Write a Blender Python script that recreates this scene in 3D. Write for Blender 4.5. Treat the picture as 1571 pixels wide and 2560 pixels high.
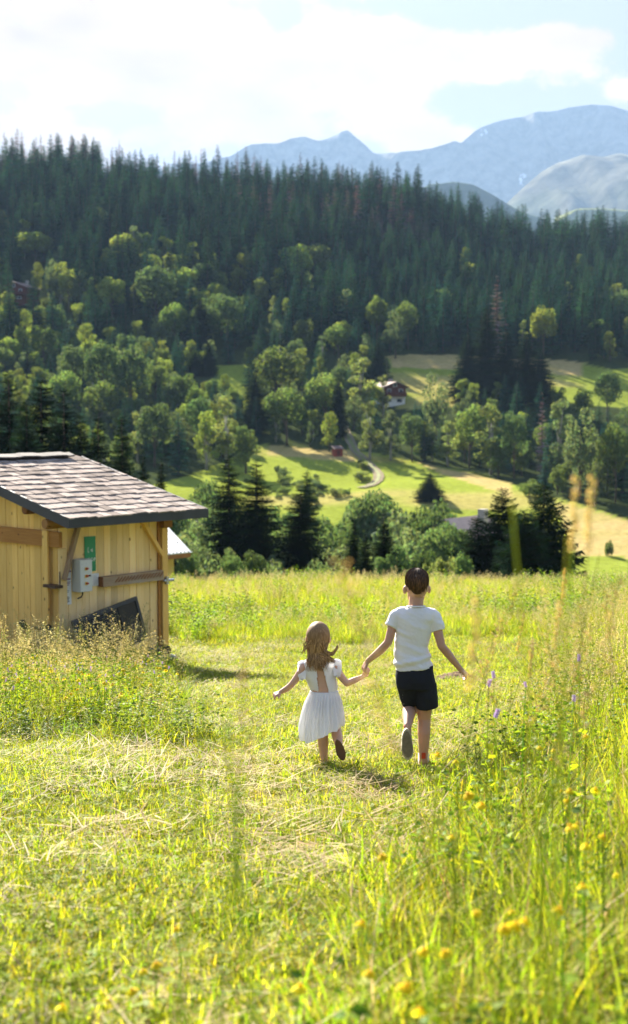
import bpy, bmesh, math, random
import numpy as np
from mathutils import Vector, Matrix, Quaternion

for o in list(bpy.data.objects):
    bpy.data.objects.remove(o)
random.seed(7)
rng = np.random.default_rng(11)
S = bpy.context.scene
COL = S.collection
PI = math.pi

# ------------------------------------------------------------------ camera, world, sun, exposure
IMG_W, IMG_H = 1571.0, 2560.0
FPX = IMG_W * 50.0 / 24.0
CAM_Z = 1.6
PITCH = math.atan((1280 - 1040) / FPX)
cam_data = bpy.data.cameras.new('camera')
cam = bpy.data.objects.new('camera', cam_data)
COL.objects.link(cam)
cam.location = (0, 0, CAM_Z)
cam.rotation_euler = (PI / 2 - PITCH, 0, 0)
cam_data.sensor_fit = 'HORIZONTAL'
cam_data.sensor_width = 24.0
cam_data.lens = 50.0
cam_data.clip_start = 0.05
cam_data.clip_end = 20000
cam_data.dof.use_dof = True
cam_data.dof.focus_distance = 9.4
cam_data.dof.aperture_fstop = 2.9
S.camera = cam

SUN_AZ = math.radians(-22)          # left of straight ahead
SUN_EL = math.radians(29)
SUN_DIR = Vector((math.sin(SUN_AZ) * math.cos(SUN_EL), math.cos(SUN_AZ) * math.cos(SUN_EL), math.sin(SUN_EL)))
sl = bpy.data.lights.new('sun', 'SUN')
sl.energy = 5.0
sl.angle = math.radians(0.53)
sl.color = (1.0, 0.93, 0.80)
so = bpy.data.objects.new('sun', sl)
COL.objects.link(so)
so.rotation_euler = SUN_DIR.to_track_quat('Z', 'Y').to_euler()
so.location = (0, 0, 300)

S.view_settings.view_transform = 'Standard'
S.view_settings.look = 'None'
S.view_settings.gamma = 1.0
S.view_settings.exposure = 2.66
S.render.engine = 'CYCLES'
cy = S.cycles
cy.max_bounces = 7
cy.diffuse_bounces = 3
cy.glossy_bounces = 2
cy.transmission_bounces = 4
cy.volume_bounces = 1
cy.transparent_max_bounces = 8
cy.use_denoising = True
cy.caustics_reflective = False
cy.caustics_refractive = False
cy.sample_clamp_indirect = 6.0

world = bpy.data.worlds.new('World')
S.world = world
world.use_nodes = True
wn = world.node_tree.nodes
wl = world.node_tree.links
wn.clear()

def px_dir(px, py):
    """unit direction of a photograph pixel (1571 x 2560 frame)"""
    u = (px - IMG_W / 2) / FPX
    v = (IMG_H / 2 - py) / FPX
    f = Vector((0, math.cos(PITCH), -math.sin(PITCH)))
    up = Vector((0, math.sin(PITCH), math.cos(PITCH)))
    return (f + Vector((1, 0, 0)) * u + up * v)

VEIL = (.74, .42, .33, 1)
CLOUD = (2.12, 1.56, 1.10)
def build_world():
    out = wn.new('ShaderNodeOutputWorld')
    bg = wn.new('ShaderNodeBackground')
    bg.inputs['Strength'].default_value = 0.085
    sky = wn.new('ShaderNodeTexSky')
    sky.sky_type = 'NISHITA'
    sky.sun_disc = False
    sky.sun_elevation = SUN_EL
    sky.sun_rotation = SUN_AZ
    sky.altitude = 1200
    sky.air_density = 1.0
    sky.dust_density = 1.2
    sky.ozone_density = 1.4
    tc = wn.new('ShaderNodeTexCoord')
    sep = wn.new('ShaderNodeSeparateXYZ')
    wl.new(tc.outputs['Generated'], sep.inputs[0])
    def math_(op, a, b=None, clamp=False):
        n = wn.new('ShaderNodeMath'); n.operation = op; n.use_clamp = clamp
        for i, v in enumerate((a, b)):
            if v is None: continue
            if hasattr(v, 'type'): wl.new(v, n.inputs[i])
            else: n.inputs[i].default_value = v
        return n.outputs[0]
    def noise(scale, sx, sz, off, detail, rough=0.55):
        mp = wn.new('ShaderNodeMapping')
        mp.inputs['Scale'].default_value = (sx, sx, sz)
        mp.inputs['Location'].default_value = off
        wl.new(tc.outputs['Generated'], mp.inputs['Vector'])
        nz = wn.new('ShaderNodeTexNoise')
        nz.inputs['Scale'].default_value = scale
        nz.inputs['Detail'].default_value = detail
        nz.inputs['Roughness'].default_value = rough
        wl.new(mp.outputs[0], nz.inputs['Vector'])
        return nz.outputs['Fac']
    n1 = noise(7.0, 1.0, 2.6, (3.1, 0.4, 1.7), 7)
    n2 = noise(22.0, 1.0, 1.6, (0.3, 2.4, 0.9), 8, 0.62)
    base = math_('ADD', math_('MULTIPLY', math_('SUBTRACT', n1, 0.5), 1.5),
                 math_('MULTIPLY', math_('SUBTRACT', n2, 0.5), 1.7))
    bumps = [(250, 90, 430, 190, .62), (620, 190, 300, 110, .5), (1120, 130, 300, 75, .72), (1440, 95, 95, 45, .62), (880, 90, 110, 90, .45),
             (950, 270, 130, 50, .55), (1080, 352, 120, 30, .5), (1560, 235, 60, 30, .6), (560, 340, 260, 45, .35), (90, 330, 130, 60, .35),
             (1300, 20, 260, 55, -.55), (290, 285, 125, 34, -.62), (700, 30, 40, 40, -.45), (1400, 260, 260, 55, -.4), (1200, 270, 90, 40, -.3)]
    tot = base
    for (px, py, ax, ay, amp) in bumps:
        d = px_dir(px, py).normalized()
        vs = wn.new('ShaderNodeVectorMath'); vs.operation = 'SUBTRACT'
        wl.new(tc.outputs['Generated'], vs.inputs[0]); vs.inputs[1].default_value = d
        vm = wn.new('ShaderNodeVectorMath'); vm.operation = 'MULTIPLY'
        wl.new(vs.outputs[0], vm.inputs[0])
        vm.inputs[1].default_value = (FPX / ax, FPX / max(ax, 200), FPX / ay)
        ln = wn.new('ShaderNodeVectorMath'); ln.operation = 'LENGTH'
        wl.new(vm.outputs[0], ln.inputs[0])
        mr = wn.new('ShaderNodeMapRange'); mr.interpolation_type = 'SMOOTHSTEP'
        mr.inputs['From Min'].default_value = 0.2; mr.inputs['From Max'].default_value = 1.6
        mr.inputs['To Min'].default_value = amp; mr.inputs['To Max'].default_value = 0
        wl.new(ln.outputs['Value'], mr.inputs['Value'])
        tot = math_('ADD', tot, mr.outputs[0])
    mr = wn.new('ShaderNodeMapRange'); mr.interpolation_type = 'SMOOTHSTEP'
    mr.inputs['From Min'].default_value = 0.0; mr.inputs['From Max'].default_value = 0.34
    wl.new(tot, mr.inputs['Value'])
    up = wn.new('ShaderNodeMapRange')      # no clouds below the horizon
    up.inputs['From Min'].default_value = -0.02; up.inputs['From Max'].default_value = 0.02
    wl.new(sep.outputs['Z'], up.inputs['Value'])
    mask = math_('MULTIPLY', mr.outputs[0], up.outputs[0])
    # cloud body: white with soft grey undersides from noise
    n3 = noise(10.0, 1.0, 2.2, (7.3, 1.1, 4.2), 5)
    cr = wn.new('ShaderNodeMapRange')
    cr.inputs['From Min'].default_value = 0.3; cr.inputs['From Max'].default_value = 0.65
    cr.inputs['To Min'].default_value = 0.80; cr.inputs['To Max'].default_value = 1.12
    wl.new(n3, cr.inputs['Value'])
    cc = wn.new('ShaderNodeCombineXYZ')
    for i in range(3): wl.new(math_('MULTIPLY', cr.outputs[0], CLOUD[i]), cc.inputs[i])
    # light near the horizon is reddened by the long way through the air, higher up it is white to blue
    hi = wn.new('ShaderNodeMapRange'); hi.interpolation_type = 'SMOOTHSTEP'
    hi.inputs['From Min'].default_value = 0.25; hi.inputs['From Max'].default_value = 0.7
    wl.new(sep.outputs['Z'], hi.inputs['Value'])
    sd = wn.new('ShaderNodeVectorMath'); sd.operation = 'DOT_PRODUCT'
    wl.new(tc.outputs['Generated'], sd.inputs[0]); sd.inputs[1].default_value = SUN_DIR
    away = wn.new('ShaderNodeMapRange'); away.interpolation_type = 'SMOOTHSTEP'      # away from the sun the air turns blue
    away.inputs['From Min'].default_value = 0.65; away.inputs['From Max'].default_value = -0.1
    wl.new(sd.outputs['Value'], away.inputs['Value'])
    cool = math_('MAXIMUM', hi.outputs[0], away.outputs[0])
    def redden(col):
        n = wn.new('ShaderNodeMix'); n.data_type = 'RGBA'; n.blend_type = 'MULTIPLY'; n.inputs[0].default_value = 1.0
        g = wn.new('ShaderNodeMix'); g.data_type = 'RGBA'; wl.new(cool, g.inputs[0])
        g.inputs[6].default_value = (1, 1, 1, 1); g.inputs[7].default_value = (0.72, 1.05, 1.7, 1)
        wl.new(col, n.inputs[6]); wl.new(g.outputs[2], n.inputs[7])
        return n.outputs[2]
    mix = wn.new('ShaderNodeMix'); mix.data_type = 'RGBA'
    wl.new(math_('MULTIPLY', mask, 0.97), mix.inputs[0])
    veil_f = wn.new('ShaderNodeMapRange'); veil_f.interpolation_type = 'SMOOTHSTEP'   # aerosol veil, thick near the horizon
    veil_f.inputs['From Min'].default_value = 0.0; veil_f.inputs['From Max'].default_value = 1.1
    veil_f.inputs['To Min'].default_value = 0.96; veil_f.inputs['To Max'].default_value = 0.0
    wl.new(sep.outputs['Z'], veil_f.inputs['Value'])
    veil = wn.new('ShaderNodeMix'); veil.data_type = 'RGBA'; wl.new(math_('MULTIPLY', veil_f.outputs[0], 1.0), veil.inputs[0])
    wl.new(sky.outputs[0], veil.inputs[6]); vc = wn.new('ShaderNodeRGB'); vc.outputs[0].default_value = VEIL; wl.new(redden(vc.outputs[0]), veil.inputs[7])
    wl.new(veil.outputs[2], mix.inputs[6]); wl.new(redden(cc.outputs[0]), mix.inputs[7])
    wl.new(mix.outputs[2], bg.inputs['Color'])
    wl.new(bg.outputs[0], out.inputs['Surface'])
build_world()

# ------------------------------------------------------------------ helpers
def pchip(xs, ys):
    xs = np.array(xs, float); ys = np.array(ys, float)
    h = np.diff(xs); d = np.diff(ys) / h
    m = np.zeros_like(ys)
    m[0], m[-1] = d[0], d[-1]
    for i in range(1, len(xs) - 1):
        if d[i - 1] * d[i] > 0:
            w1 = 2 * h[i] + h[i - 1]; w2 = h[i] + 2 * h[i - 1]
            m[i] = (w1 + w2) / (w1 / d[i - 1] + w2 / d[i])
    def f(x):
        x = np.asarray(x, float)
        xc = np.clip(x, xs[0], xs[-1])
        i = np.clip(np.searchsorted(xs, xc) - 1, 0, len(xs) - 2)
        t = (xc - xs[i]) / h[i]
        return ((2*t**3 - 3*t**2 + 1) * ys[i] + (t**3 - 2*t**2 + t) * h[i] * m[i]
                + (-2*t**3 + 3*t**2) * ys[i+1] + (t**3 - t**2) * h[i] * m[i+1])
    return f

def _hash(ix, iy, s):
    n = (ix.astype(np.int64) * 374761393 + iy.astype(np.int64) * 668265263 + s * 974711) & 0x7fffffff
    n = ((n ^ (n >> 13)) * 1274126177) & 0x7fffffff
    n = n ^ (n >> 16)
    return (n & 0xffff) / 65535.0

def vnoise(x, y, seed=0):
    x = np.asarray(x, float); y = np.asarray(y, float)
    ix = np.floor(x); iy = np.floor(y)
    fx = x - ix; fy = y - iy
    fx = fx*fx*(3-2*fx); fy = fy*fy*(3-2*fy)
    a = _hash(ix, iy, seed); b = _hash(ix+1, iy, seed); c = _hash(ix, iy+1, seed); d = _hash(ix+1, iy+1, seed)
    return (a*(1-fx)+b*fx)*(1-fy)+(c*(1-fx)+d*fx)*fy

def fbm(x, y, seed=0, oct=4, gain=0.5):
    t = 0; a = 1; s = 0
    for k in range(oct):
        t = t + a * vnoise(x * 2**k + 17.3*k, y * 2**k - 9.1*k, seed + k); s += a; a *= gain
    return t / s

def sstep(a, b, x):
    t = np.clip((np.asarray(x, float) - a) / (b - a), 0, 1)
    return t * t * (3 - 2 * t)

def tag(o, label=None, cat=None, group=None, kind=None):
    if label: o['label'] = label
    if cat: o['category'] = cat
    if group: o['group'] = group
    if kind: o['kind'] = kind
    return o

def empty(name, loc=(0, 0, 0), rz=0.0):
    o = bpy.data.objects.new(name, None)
    o.empty_display_size = 0.1
    COL.objects.link(o)
    o.location = loc; o.rotation_euler = (0, 0, rz)
    return o

def link(name, me, parent=None, loc=None):
    o = bpy.data.objects.new(name, me)
    COL.objects.link(o)
    if parent is not None: o.parent = parent
    if loc is not None: o.location = loc
    return o

class MB:
    """collects geometry: vertices, faces, material index per face, colour per vertex"""
    def __init__(s):
        s.v = []; s.f = []; s.m = []; s.c = []
    def add(s, vs, fs, m=0, c=(1, 1, 1)):
        b = len(s.v)
        s.v.extend([tuple(p) for p in vs]); s.c.extend([c] * len(vs))
        s.f.extend([tuple(i + b for i in f) for f in fs]); s.m.extend([m] * len(fs))
        return b
    def box(s, lo, hi, m=0, c=(1, 1, 1), mat=None):
        x0, y0, z0 = lo; x1, y1, z1 = hi
        vs = [Vector(p) for p in ((x0,y0,z0),(x1,y0,z0),(x1,y1,z0),(x0,y1,z0),(x0,y0,z1),(x1,y0,z1),(x1,y1,z1),(x0,y1,z1))]
        if mat is not None: vs = [mat @ p for p in vs]
        s.add(vs, [(3,2,1,0),(4,5,6,7),(0,1,5,4),(1,2,6,5),(2,3,7,6),(3,0,4,7)], m, c)
    def bar(s, p, q, w, h, upv=(0, 0, 1), m=0, c=(1, 1, 1)):
        p = Vector(p); q = Vector(q); a = (q - p); L = a.length; a.normalize()
        sd = a.cross(Vector(upv))
        if sd.length < 1e-4: sd = a.cross(Vector((1, 0, 0)))
        sd.normalize(); u = sd.cross(a)
        M = Matrix((( a.x, sd.x, u.x, p.x), (a.y, sd.y, u.y, p.y), (a.z, sd.z, u.z, p.z), (0,0,0,1)))
        s.box((0, -w/2, -h/2), (L, w/2, h/2), m, c, M)
    def tube(s, pts, rads, n=8, m=0, c=(1, 1, 1), cap=True, flat=1.0):
        pts = [Vector(p) for p in pts]
        if not hasattr(rads, '__len__'): rads = [rads] * len(pts)
        ref = Vector((0, 0, 1)); vs = []
        for i, p in enumerate(pts):
            a = (pts[min(i+1, len(pts)-1)] - pts[max(i-1, 0)])
            if a.length < 1e-9: a = Vector((0,0,1))
            a.normalize()
            r = ref if abs(a.dot(ref)) < 0.95 else Vector((0, 1, 0))
            u = a.cross(r).normalized(); w = u.cross(a)
            for k in range(n):
                t = 2*PI*k/n
                vs.append(p + u * math.cos(t) * rads[i] + w * math.sin(t) * rads[i] * flat)
        fs = []
        for i in range(len(pts)-1):
            for k in range(n):
                fs.append((i*n+k, i*n+(k+1)%n, (i+1)*n+(k+1)%n, (i+1)*n+k))
        if cap:
            fs.append(tuple(range(n-1, -1, -1))); e = (len(pts)-1)*n
            fs.append(tuple(range(e, e+n)))
        s.add(vs, fs, m, c)
    def mesh(s, name, mats, smooth=False, col=False):
        me = bpy.data.meshes.new(name)
        me.from_pydata([tuple(p) for p in s.v], [], s.f)
        if not isinstance(mats, (list, tuple)): mats = [mats]
        for mt in mats: me.materials.append(mt)
        me.polygons.foreach_set('material_index', s.m)
        if smooth: me.polygons.foreach_set('use_smooth', [True] * len(s.f))
        if col:
            at = me.attributes.new('col', 'FLOAT_COLOR', 'POINT')
            at.data.foreach_set('color', np.array([(c[0], c[1], c[2], 1.0) for c in s.c], dtype=np.float32).ravel())
        me.update()
        return me
    def build(s, name, mats, parent=None, smooth=False, col=False, loc=None):
        return link(name, s.mesh(name, mats, smooth, col), parent, loc)

# ------------------------------------------------------------------ materials
def mat_new(name):
    m = bpy.data.materials.new(name); m.use_nodes = True
    nt = m.node_tree
    for n in list(nt.nodes): nt.nodes.remove(n)
    out = nt.nodes.new('ShaderNodeOutputMaterial')
    return m, nt, out

class NT:
    def __init__(s, nt): s.t = nt
    def n(s, kind, **kw):
        nd = s.t.nodes.new(kind)
        for k, v in kw.items(): setattr(nd, k, v)
        return nd
    def link(s, a, b): s.t.links.new(a, b)
    def setv(s, sock, v):
        if hasattr(v, 'is_linked') or hasattr(v, 'links'): s.t.links.new(v, sock)
        else: sock.default_value = v
    def math(s, op, a, b=0.0, clamp=False):
        nd = s.n('ShaderNodeMath', operation=op, use_clamp=clamp)
        s.setv(nd.inputs[0], a); s.setv(nd.inputs[1], b)
        return nd.outputs[0]
    def mix(s, fac, a, b, mode='MIX'):
        nd = s.n('ShaderNodeMix', data_type='RGBA', blend_type=mode)
        s.setv(nd.inputs[0], fac)
        for i, v in ((6, a), (7, b)):
            if isinstance(v, (tuple, list)): v = (*v[:3], 1.0)
            s.setv(nd.inputs[i], v)
        return nd.outputs[2]
    def noise(s, vec, scale, detail=4, rough=0.55, out='Fac'):
        nd = s.n('ShaderNodeTexNoise')
        nd.inputs['Scale'].default_value = scale; nd.inputs['Detail'].default_value = detail; nd.inputs['Roughness'].default_value = rough
        if vec is not None: s.link(vec, nd.inputs['Vector'])
        return nd.outputs[out]
    def mapr(s, v, a, b, c=0.0, d=1.0, smooth=False):
        nd = s.n('ShaderNodeMapRange')
        if smooth: nd.interpolation_type = 'SMOOTHSTEP'
        s.setv(nd.inputs['Value'], v)
        for k, x in (('From Min', a), ('From Max', b), ('To Min', c), ('To Max', d)): nd.inputs[k].default_value = x
        return nd.outputs[0]
    def coords(s, which='Object', scale=(1, 1, 1), rnd=False):
        tc = s.n('ShaderNodeTexCoord')
        v = tc.outputs[which]
        mp = s.n('ShaderNodeMapping')
        mp.inputs['Scale'].default_value = scale
        s.link(v, mp.inputs['Vector'])
        if rnd:
            oi = s.n('ShaderNodeObjectInfo')
            m2 = s.math('MULTIPLY', oi.outputs['Random'], 37.0)
            cb = s.n('ShaderNodeCombineXYZ')
            for i in range(3): s.link(m2, cb.inputs[i])
            s.link(cb.outputs[0], mp.inputs['Location'])
        return mp.outputs[0]
    def rand(s):
        return s.n('ShaderNodeObjectInfo').outputs['Random']
    def principled(s, color, rough=0.6, spec=0.3, normal=None, **kw):
        p = s.n('ShaderNodeBsdfPrincipled')
        if isinstance(color, (tuple, list)): color = (*color[:3], 1.0)
        s.setv(p.inputs['Base Color'], color)
        s.setv(p.inputs['Roughness'], rough)
        s.setv(p.inputs['Specular IOR Level'], spec)
        for k, v in kw.items(): s.setv(p.inputs[k], v)
        if normal is not None: s.link(normal, p.inputs['Normal'])
        return p
    def bump(s, h, strength=0.3, dist=0.02):
        b = s.n('ShaderNodeBump')
        b.inputs['Strength'].default_value = strength; b.inputs['Distance'].default_value = dist
        s.link(h, b.inputs['Height'])
        return b.outputs[0]

def foliage_mat(name, trans=0.4, rough=0.5, spec=0.3, var=0.25, hue_var=0.03, tint=(1, 1, 1), tcol=(1.25, 1.2, 0.55)):
    """leaves and blades: colour from the 'col' attribute varied per plant, diffuse plus light shining through"""
    m, nt, out = mat_new(name); t = NT(nt)
    at = t.n('ShaderNodeAttribute', attribute_name='col')
    hs = t.n('ShaderNodeHueSaturation')
    r = t.rand()
    t.link(t.math('ADD', t.math('MULTIPLY', t.math('SUBTRACT', r, 0.5), 2*hue_var), 0.5), hs.inputs['Hue'])
    r2 = t.math('FRACT', t.math('MULTIPLY', r, 7.13))
    t.link(t.math('ADD', t.math('MULTIPLY', t.math('SUBTRACT', r2, 0.5), 2*var), 1.0), hs.inputs['Value'])
    t.link(t.mix(1.0, at.outputs['Color'], tint, 'MULTIPLY'), hs.inputs['Color'])
    p = t.principled(hs.outputs[0], rough, spec)
    tr = t.n('ShaderNodeBsdfTranslucent')
    t.link(t.mix(1.0, hs.outputs[0], tcol, 'MULTIPLY'), tr.inputs['Color'])
    mx = t.n('ShaderNodeMixShader'); mx.inputs[0].default_value = trans
    t.link(p.outputs[0], mx.inputs[1]); t.link(tr.outputs[0], mx.inputs[2])
    t.link(mx.outputs[0], out.inputs['Surface'])
    return m

def plain_mat(name, color, rough=0.6, spec=0.3, nscale=0, namp=0.15, bump=0.0, metallic=0.0, bscale=None, rnd=0.0, stretch=(1, 1, 1), **kw):
    m, nt, out = mat_new(name); t = NT(nt)
    c = (*color, 1.0); nrm = None
    co = t.coords('Object', stretch, rnd=True)
    if nscale:
        nz = t.noise(co, nscale, 5)
        f = t.mapr(nz, 0.25, 0.75, 1 - namp, 1 + namp)
        cb = t.n('ShaderNodeCombineXYZ')
        for i in range(3): t.link(f, cb.inputs[i])
        c = t.mix(1.0, c, cb.outputs[0], 'MULTIPLY')
    if rnd:
        f = t.mapr(t.rand(), 0, 1, 1 - rnd, 1 + rnd)
        cb = t.n('ShaderNodeCombineXYZ')
        for i in range(3): t.link(f, cb.inputs[i])
        c = t.mix(1.0, c, cb.outputs[0], 'MULTIPLY')
    if bump:
        nrm = t.bump(t.noise(co, bscale or nscale * 3 or 20, 6), bump, 0.01)
    p = t.principled(c, rough, spec, nrm, Metallic=metallic, **kw)
    t.link(p.outputs[0], out.inputs['Surface'])
    return m

def wood_mat(name, light, dark, knot=(0.09, 0.04, 0.015), along='Z', rough=0.65, rnd=0.14, knots=True, stain=0.0, grain=1.0, spec=0.12):
    m, nt, out = mat_new(name); t = NT(nt)
    sc = {'Z': (1, 1, 0.07), 'X': (0.07, 1, 1), 'Y': (1, 0.07, 1)}[along]
    co = t.coords('Object', sc, rnd=True)
    g1 = t.noise(co, 30 * grain, 5, 0.6); g2 = t.noise(co, 95 * grain, 3, 0.6)
    g = t.math('ADD', t.math('MULTIPLY', g1, 0.65), t.math('MULTIPLY', g2, 0.35))
    c = t.mix(t.mapr(g, 0.36, 0.66), dark, light)
    co2 = t.coords('Object', (1, 1, 1), rnd=True)
    big = t.noise(co2, 2.2, 3)
    c = t.mix(t.mapr(big, 0.35, 0.7, 0, 0.35), c, dark)
    if knots:
        sk = {'Z': (1, 1, 0.6), 'X': (0.6, 1, 1), 'Y': (1, 0.6, 1)}[along]
        vo = t.n('ShaderNodeTexVoronoi'); vo.inputs['Scale'].default_value = 7.0
        t.link(t.coords('Object', sk, rnd=True), vo.inputs['Vector'])
        kf = t.mapr(vo.outputs['Distance'], 0.06, 0.15, 0.9, 0.0)
        sel = t.n('ShaderNodeSeparateColor'); t.link(vo.outputs['Color'], sel.inputs[0])
        kf = t.math('MULTIPLY', kf, t.math('GREATER_THAN', sel.outputs[0], 0.5))
        c = t.mix(kf, c, knot)
    if stain:
        st = t.noise(co2, 1.3, 5, 0.65)
        c = t.mix(t.mapr(st, 0.5, 0.62, 0, stain), c, (0.33, 0.32, 0.30))
    f = t.mapr(t.rand(), 0, 1, 1 - rnd, 1 + rnd)
    cb = t.n('ShaderNodeCombineXYZ')
    for i in range(3): t.link(f, cb.inputs[i])
    c = t.mix(1.0, c, cb.outputs[0], 'MULTIPLY')
    p = t.principled(c, rough, spec, t.bump(g, 0.25, 0.004))
    t.link(p.outputs[0], out.inputs['Surface'])
    return m
# ------------------------------------------------------------------ terrain
DSP = 1571.0 / 1512.0      # I measured many places on a 1512-wide copy of the photograph
_P = pchip([-40, -10, 0, 4, 8.7, 14, 18, 21.5, 30, 36, 42, 47, 56, 65, 90, 125, 155, 180, 230, 260, 300, 345],
           [4.0, 1.6, 0.45, -0.12, -0.75, -1.52, -2.06, -2.48, -3.12, -3.55, -3.94, -4.9, -6.8, -8.8, -13.8, -17.5, -16.4, -13.4, -8.0, -3.0, 6.0, 17.5])
_sky = np.array([(-400, 325), (0, 330), (150, 332), (250, 347), (390, 377), (600, 377), (800, 397), (900, 402), (970, 412), (1100, 462), (1200, 502), (1290, 520), (1400, 518), (1512, 532), (1900, 560)], float)
_ru = (_sky[:, 0] * DSP - IMG_W / 2) / FPX
_rz = CAM_Z + 600 * (1040 - _sky[:, 1] * DSP) / FPX - 20.0

def height(x, y):
    x = np.asarray(x, float); y = np.asarray(y, float)
    z = _P(np.minimum(y, 345))
    # the right bank lifts a little
    z = z + 0.10 * np.log1p(np.exp(np.clip((x - 1.7) * 1.5, -30, 30))) / 1.5 * sstep(2, 6, y) * (1 - sstep(14, 38, y))
    u = x / np.maximum(y, 1.0)
    rz = np.interp(u, _ru, _rz)
    t = np.clip((y - 345) / 255.0, 0, 1)
    z = z + (rz - 17.5) * (t ** 1.05 * (1 - 0.0 * t)) * (y > 345)
    z = z - np.clip(y - 612, 0, 350) * 0.5
    # undulation
    z = z + (fbm(x * 0.02, y * 0.02, 5) - 0.5) * 5.0 * sstep(140, 260, y)
    z = z + (fbm(x * 0.5, y * 0.5, 9, 3) - 0.5) * 0.10 * (1 - sstep(30, 60, y))
    return z

def H(x, y): return float(height(np.array([x]), np.array([y]))[0])

def at(px, py, Y):
    """the point at forward distance Y seen at photograph pixel (px, py)"""
    d = px_dir(px, py); k = Y / d.y
    return Vector((d.x * k, Y, CAM_Z + d.z * k))

_marchY = np.concatenate([np.arange(1.5, 60, 0.1), np.arange(60, 700, 0.5)])
def hit(px, py, y0=1.5):
    d = px_dir(px, py); k = _marchY / d.y
    below = (CAM_Z + d.z * k) < height(d.x * k, _marchY)
    below &= _marchY >= y0
    i = np.argmax(below)
    if not below[i]: return None
    Y = _marchY[i]; x = d.x * Y / d.y
    return Vector((x, Y, H(x, Y)))

def poly_world(pts, y0=100):
    out = []
    for p in pts:
        h = hit(p[0] * DSP, p[1] * DSP, y0)
        if h is None: h = Vector((px_dir(p[0]*DSP, p[1]*DSP).x * 400, 400, 0))
        out.append((h.x, h.y))
    return np.array(out)

def inpoly(x, y, P):
    x = np.asarray(x, float); y = np.asarray(y, float)
    r = np.zeros(x.shape, bool); n = len(P); j = n - 1
    for i in range(n):
        xi, yi = P[i]; xj, yj = P[j]
        c = ((yi > y) != (yj > y)) & (x < (xj - xi) * (y - yi) / (yj - yi + 1e-12) + xi)
        r ^= c; j = i
    return r

LOWER_FIELD = poly_world([(380, 1165), (520, 1118), (640, 1068), (760, 1083), (850, 1085), (905, 1092), (1010, 1113), (1110, 1130), (1215, 1158), (1300, 1192), (1400, 1215), (1512, 1252), (1600, 1290)])
LOWER_FIELD = np.vstack([LOWER_FIELD, [(70, 70), (-60, 70)]])
UPPER_FIELD = poly_world([(930, 856), (1100, 853), (1310, 864), (1400, 872), (1470, 888), (1640, 884), (1640, 1000), (1512, 985), (1360, 968), (1200, 975), (1050, 985), (960, 985), (935, 935)], 200)
LEFT_PATCH = poly_world([(515, 880), (605, 880), (610, 960), (520, 958)], 200)
TRACK_GAP = poly_world([(818, 1000), (836, 1000), (862, 1100), (846, 1100)], 150)
DRY = [poly_world([(640, 1068), (850, 1085), (850, 1112), (650, 1096)]), poly_world([(1000, 1110), (1225, 1158), (1235, 1200), (1120, 1158)]),
       poly_world([(1330, 1205), (1640, 1290), (1640, 1346), (1390, 1338)]), poly_world([(930, 850), (1100, 850), (1310, 862), (1400, 868), (1400, 905), (1100, 888), (940, 884)], 200)]

# mown ground: everything near except these tall patches
def tall_mask(x, y):
    """1 where the grass stands uncut"""
    w = (fbm(x * 0.9, y * 0.9, 21, 3) - 0.5)
    left = sstep(-0.35, 0.35, (-0.112 * y) - x + w * 1.0) * sstep(9.3, 11.2, y + 0.25 * (x + 1.2) + w * 2.0) * (1 - sstep(19.5, 20.5, y))
    edge = np.interp(y, [0, 2.5, 4, 6, 8.7, 12, 16, 22, 26], [-0.2, -0.05, 0.12, 0.75, 1.35, 2.1, 2.9, 4.1, 4.4])
    right = sstep(-0.2, 0.25, x - edge + w * 0.7)
    far = sstep(24.5, 27, y + w * 5 + 0.12 * x)
    behind = sstep(25, 27, y + w * 3)
    return np.clip(np.maximum(np.maximum(left, right), np.maximum(far, behind)), 0, 1)

def ground_colors(x, y):
    n = len(x)
    c = np.zeros((n, 3))
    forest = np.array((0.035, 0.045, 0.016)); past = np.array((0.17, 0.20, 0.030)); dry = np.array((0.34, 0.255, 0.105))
    mown = np.array((0.11, 0.12, 0.03)); tall = np.array((0.085, 0.115, 0.022))
    infield = inpoly(x, y, LOWER_FIELD) | inpoly(x, y, UPPER_FIELD) | inpoly(x, y, LEFT_PATCH) | inpoly(x, y, TRACK_GAP)
    nz = fbm(x * 0.05, y * 0.05, 31)
    f = past[None] * (0.85 + 0.4 * (nz[:, None]))
    f = f + (dry - past)[None] * (sstep(0.52, 0.72, fbm(x * 0.035, y * 0.07, 41)) * 0.55)[:, None]
    d = np.zeros(n)
    for P in DRY: d = np.maximum(d, inpoly(x, y, P) * 1.0)
    d = d * (0.45 + 0.8 * fbm(x * 0.12, y * 0.2, 43))
    f = f + (dry - f) * np.clip(d, 0, 1)[:, None]
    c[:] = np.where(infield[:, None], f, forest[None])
    near = y < 60
    tm = tall_mask(x, y)
    g = mown[None] + (tall - mown)[None] * tm[:, None]
    hay = sstep(0.5, 0.7, fbm(x * 0.8, y * 0.8, 51))
    g = g + (np.array((0.33, 0.26, 0.12)) - g) * (hay * (1 - tm) * 0.7)[:, None]
    c = np.where(near[:, None], g, c)
    mid = (y >= 46) & (y < 75)
    c = np.where(mid[:, None], np.array((0.09, 0.12, 0.025))[None], c)
    return np.clip(c, 0, 1)

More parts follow.
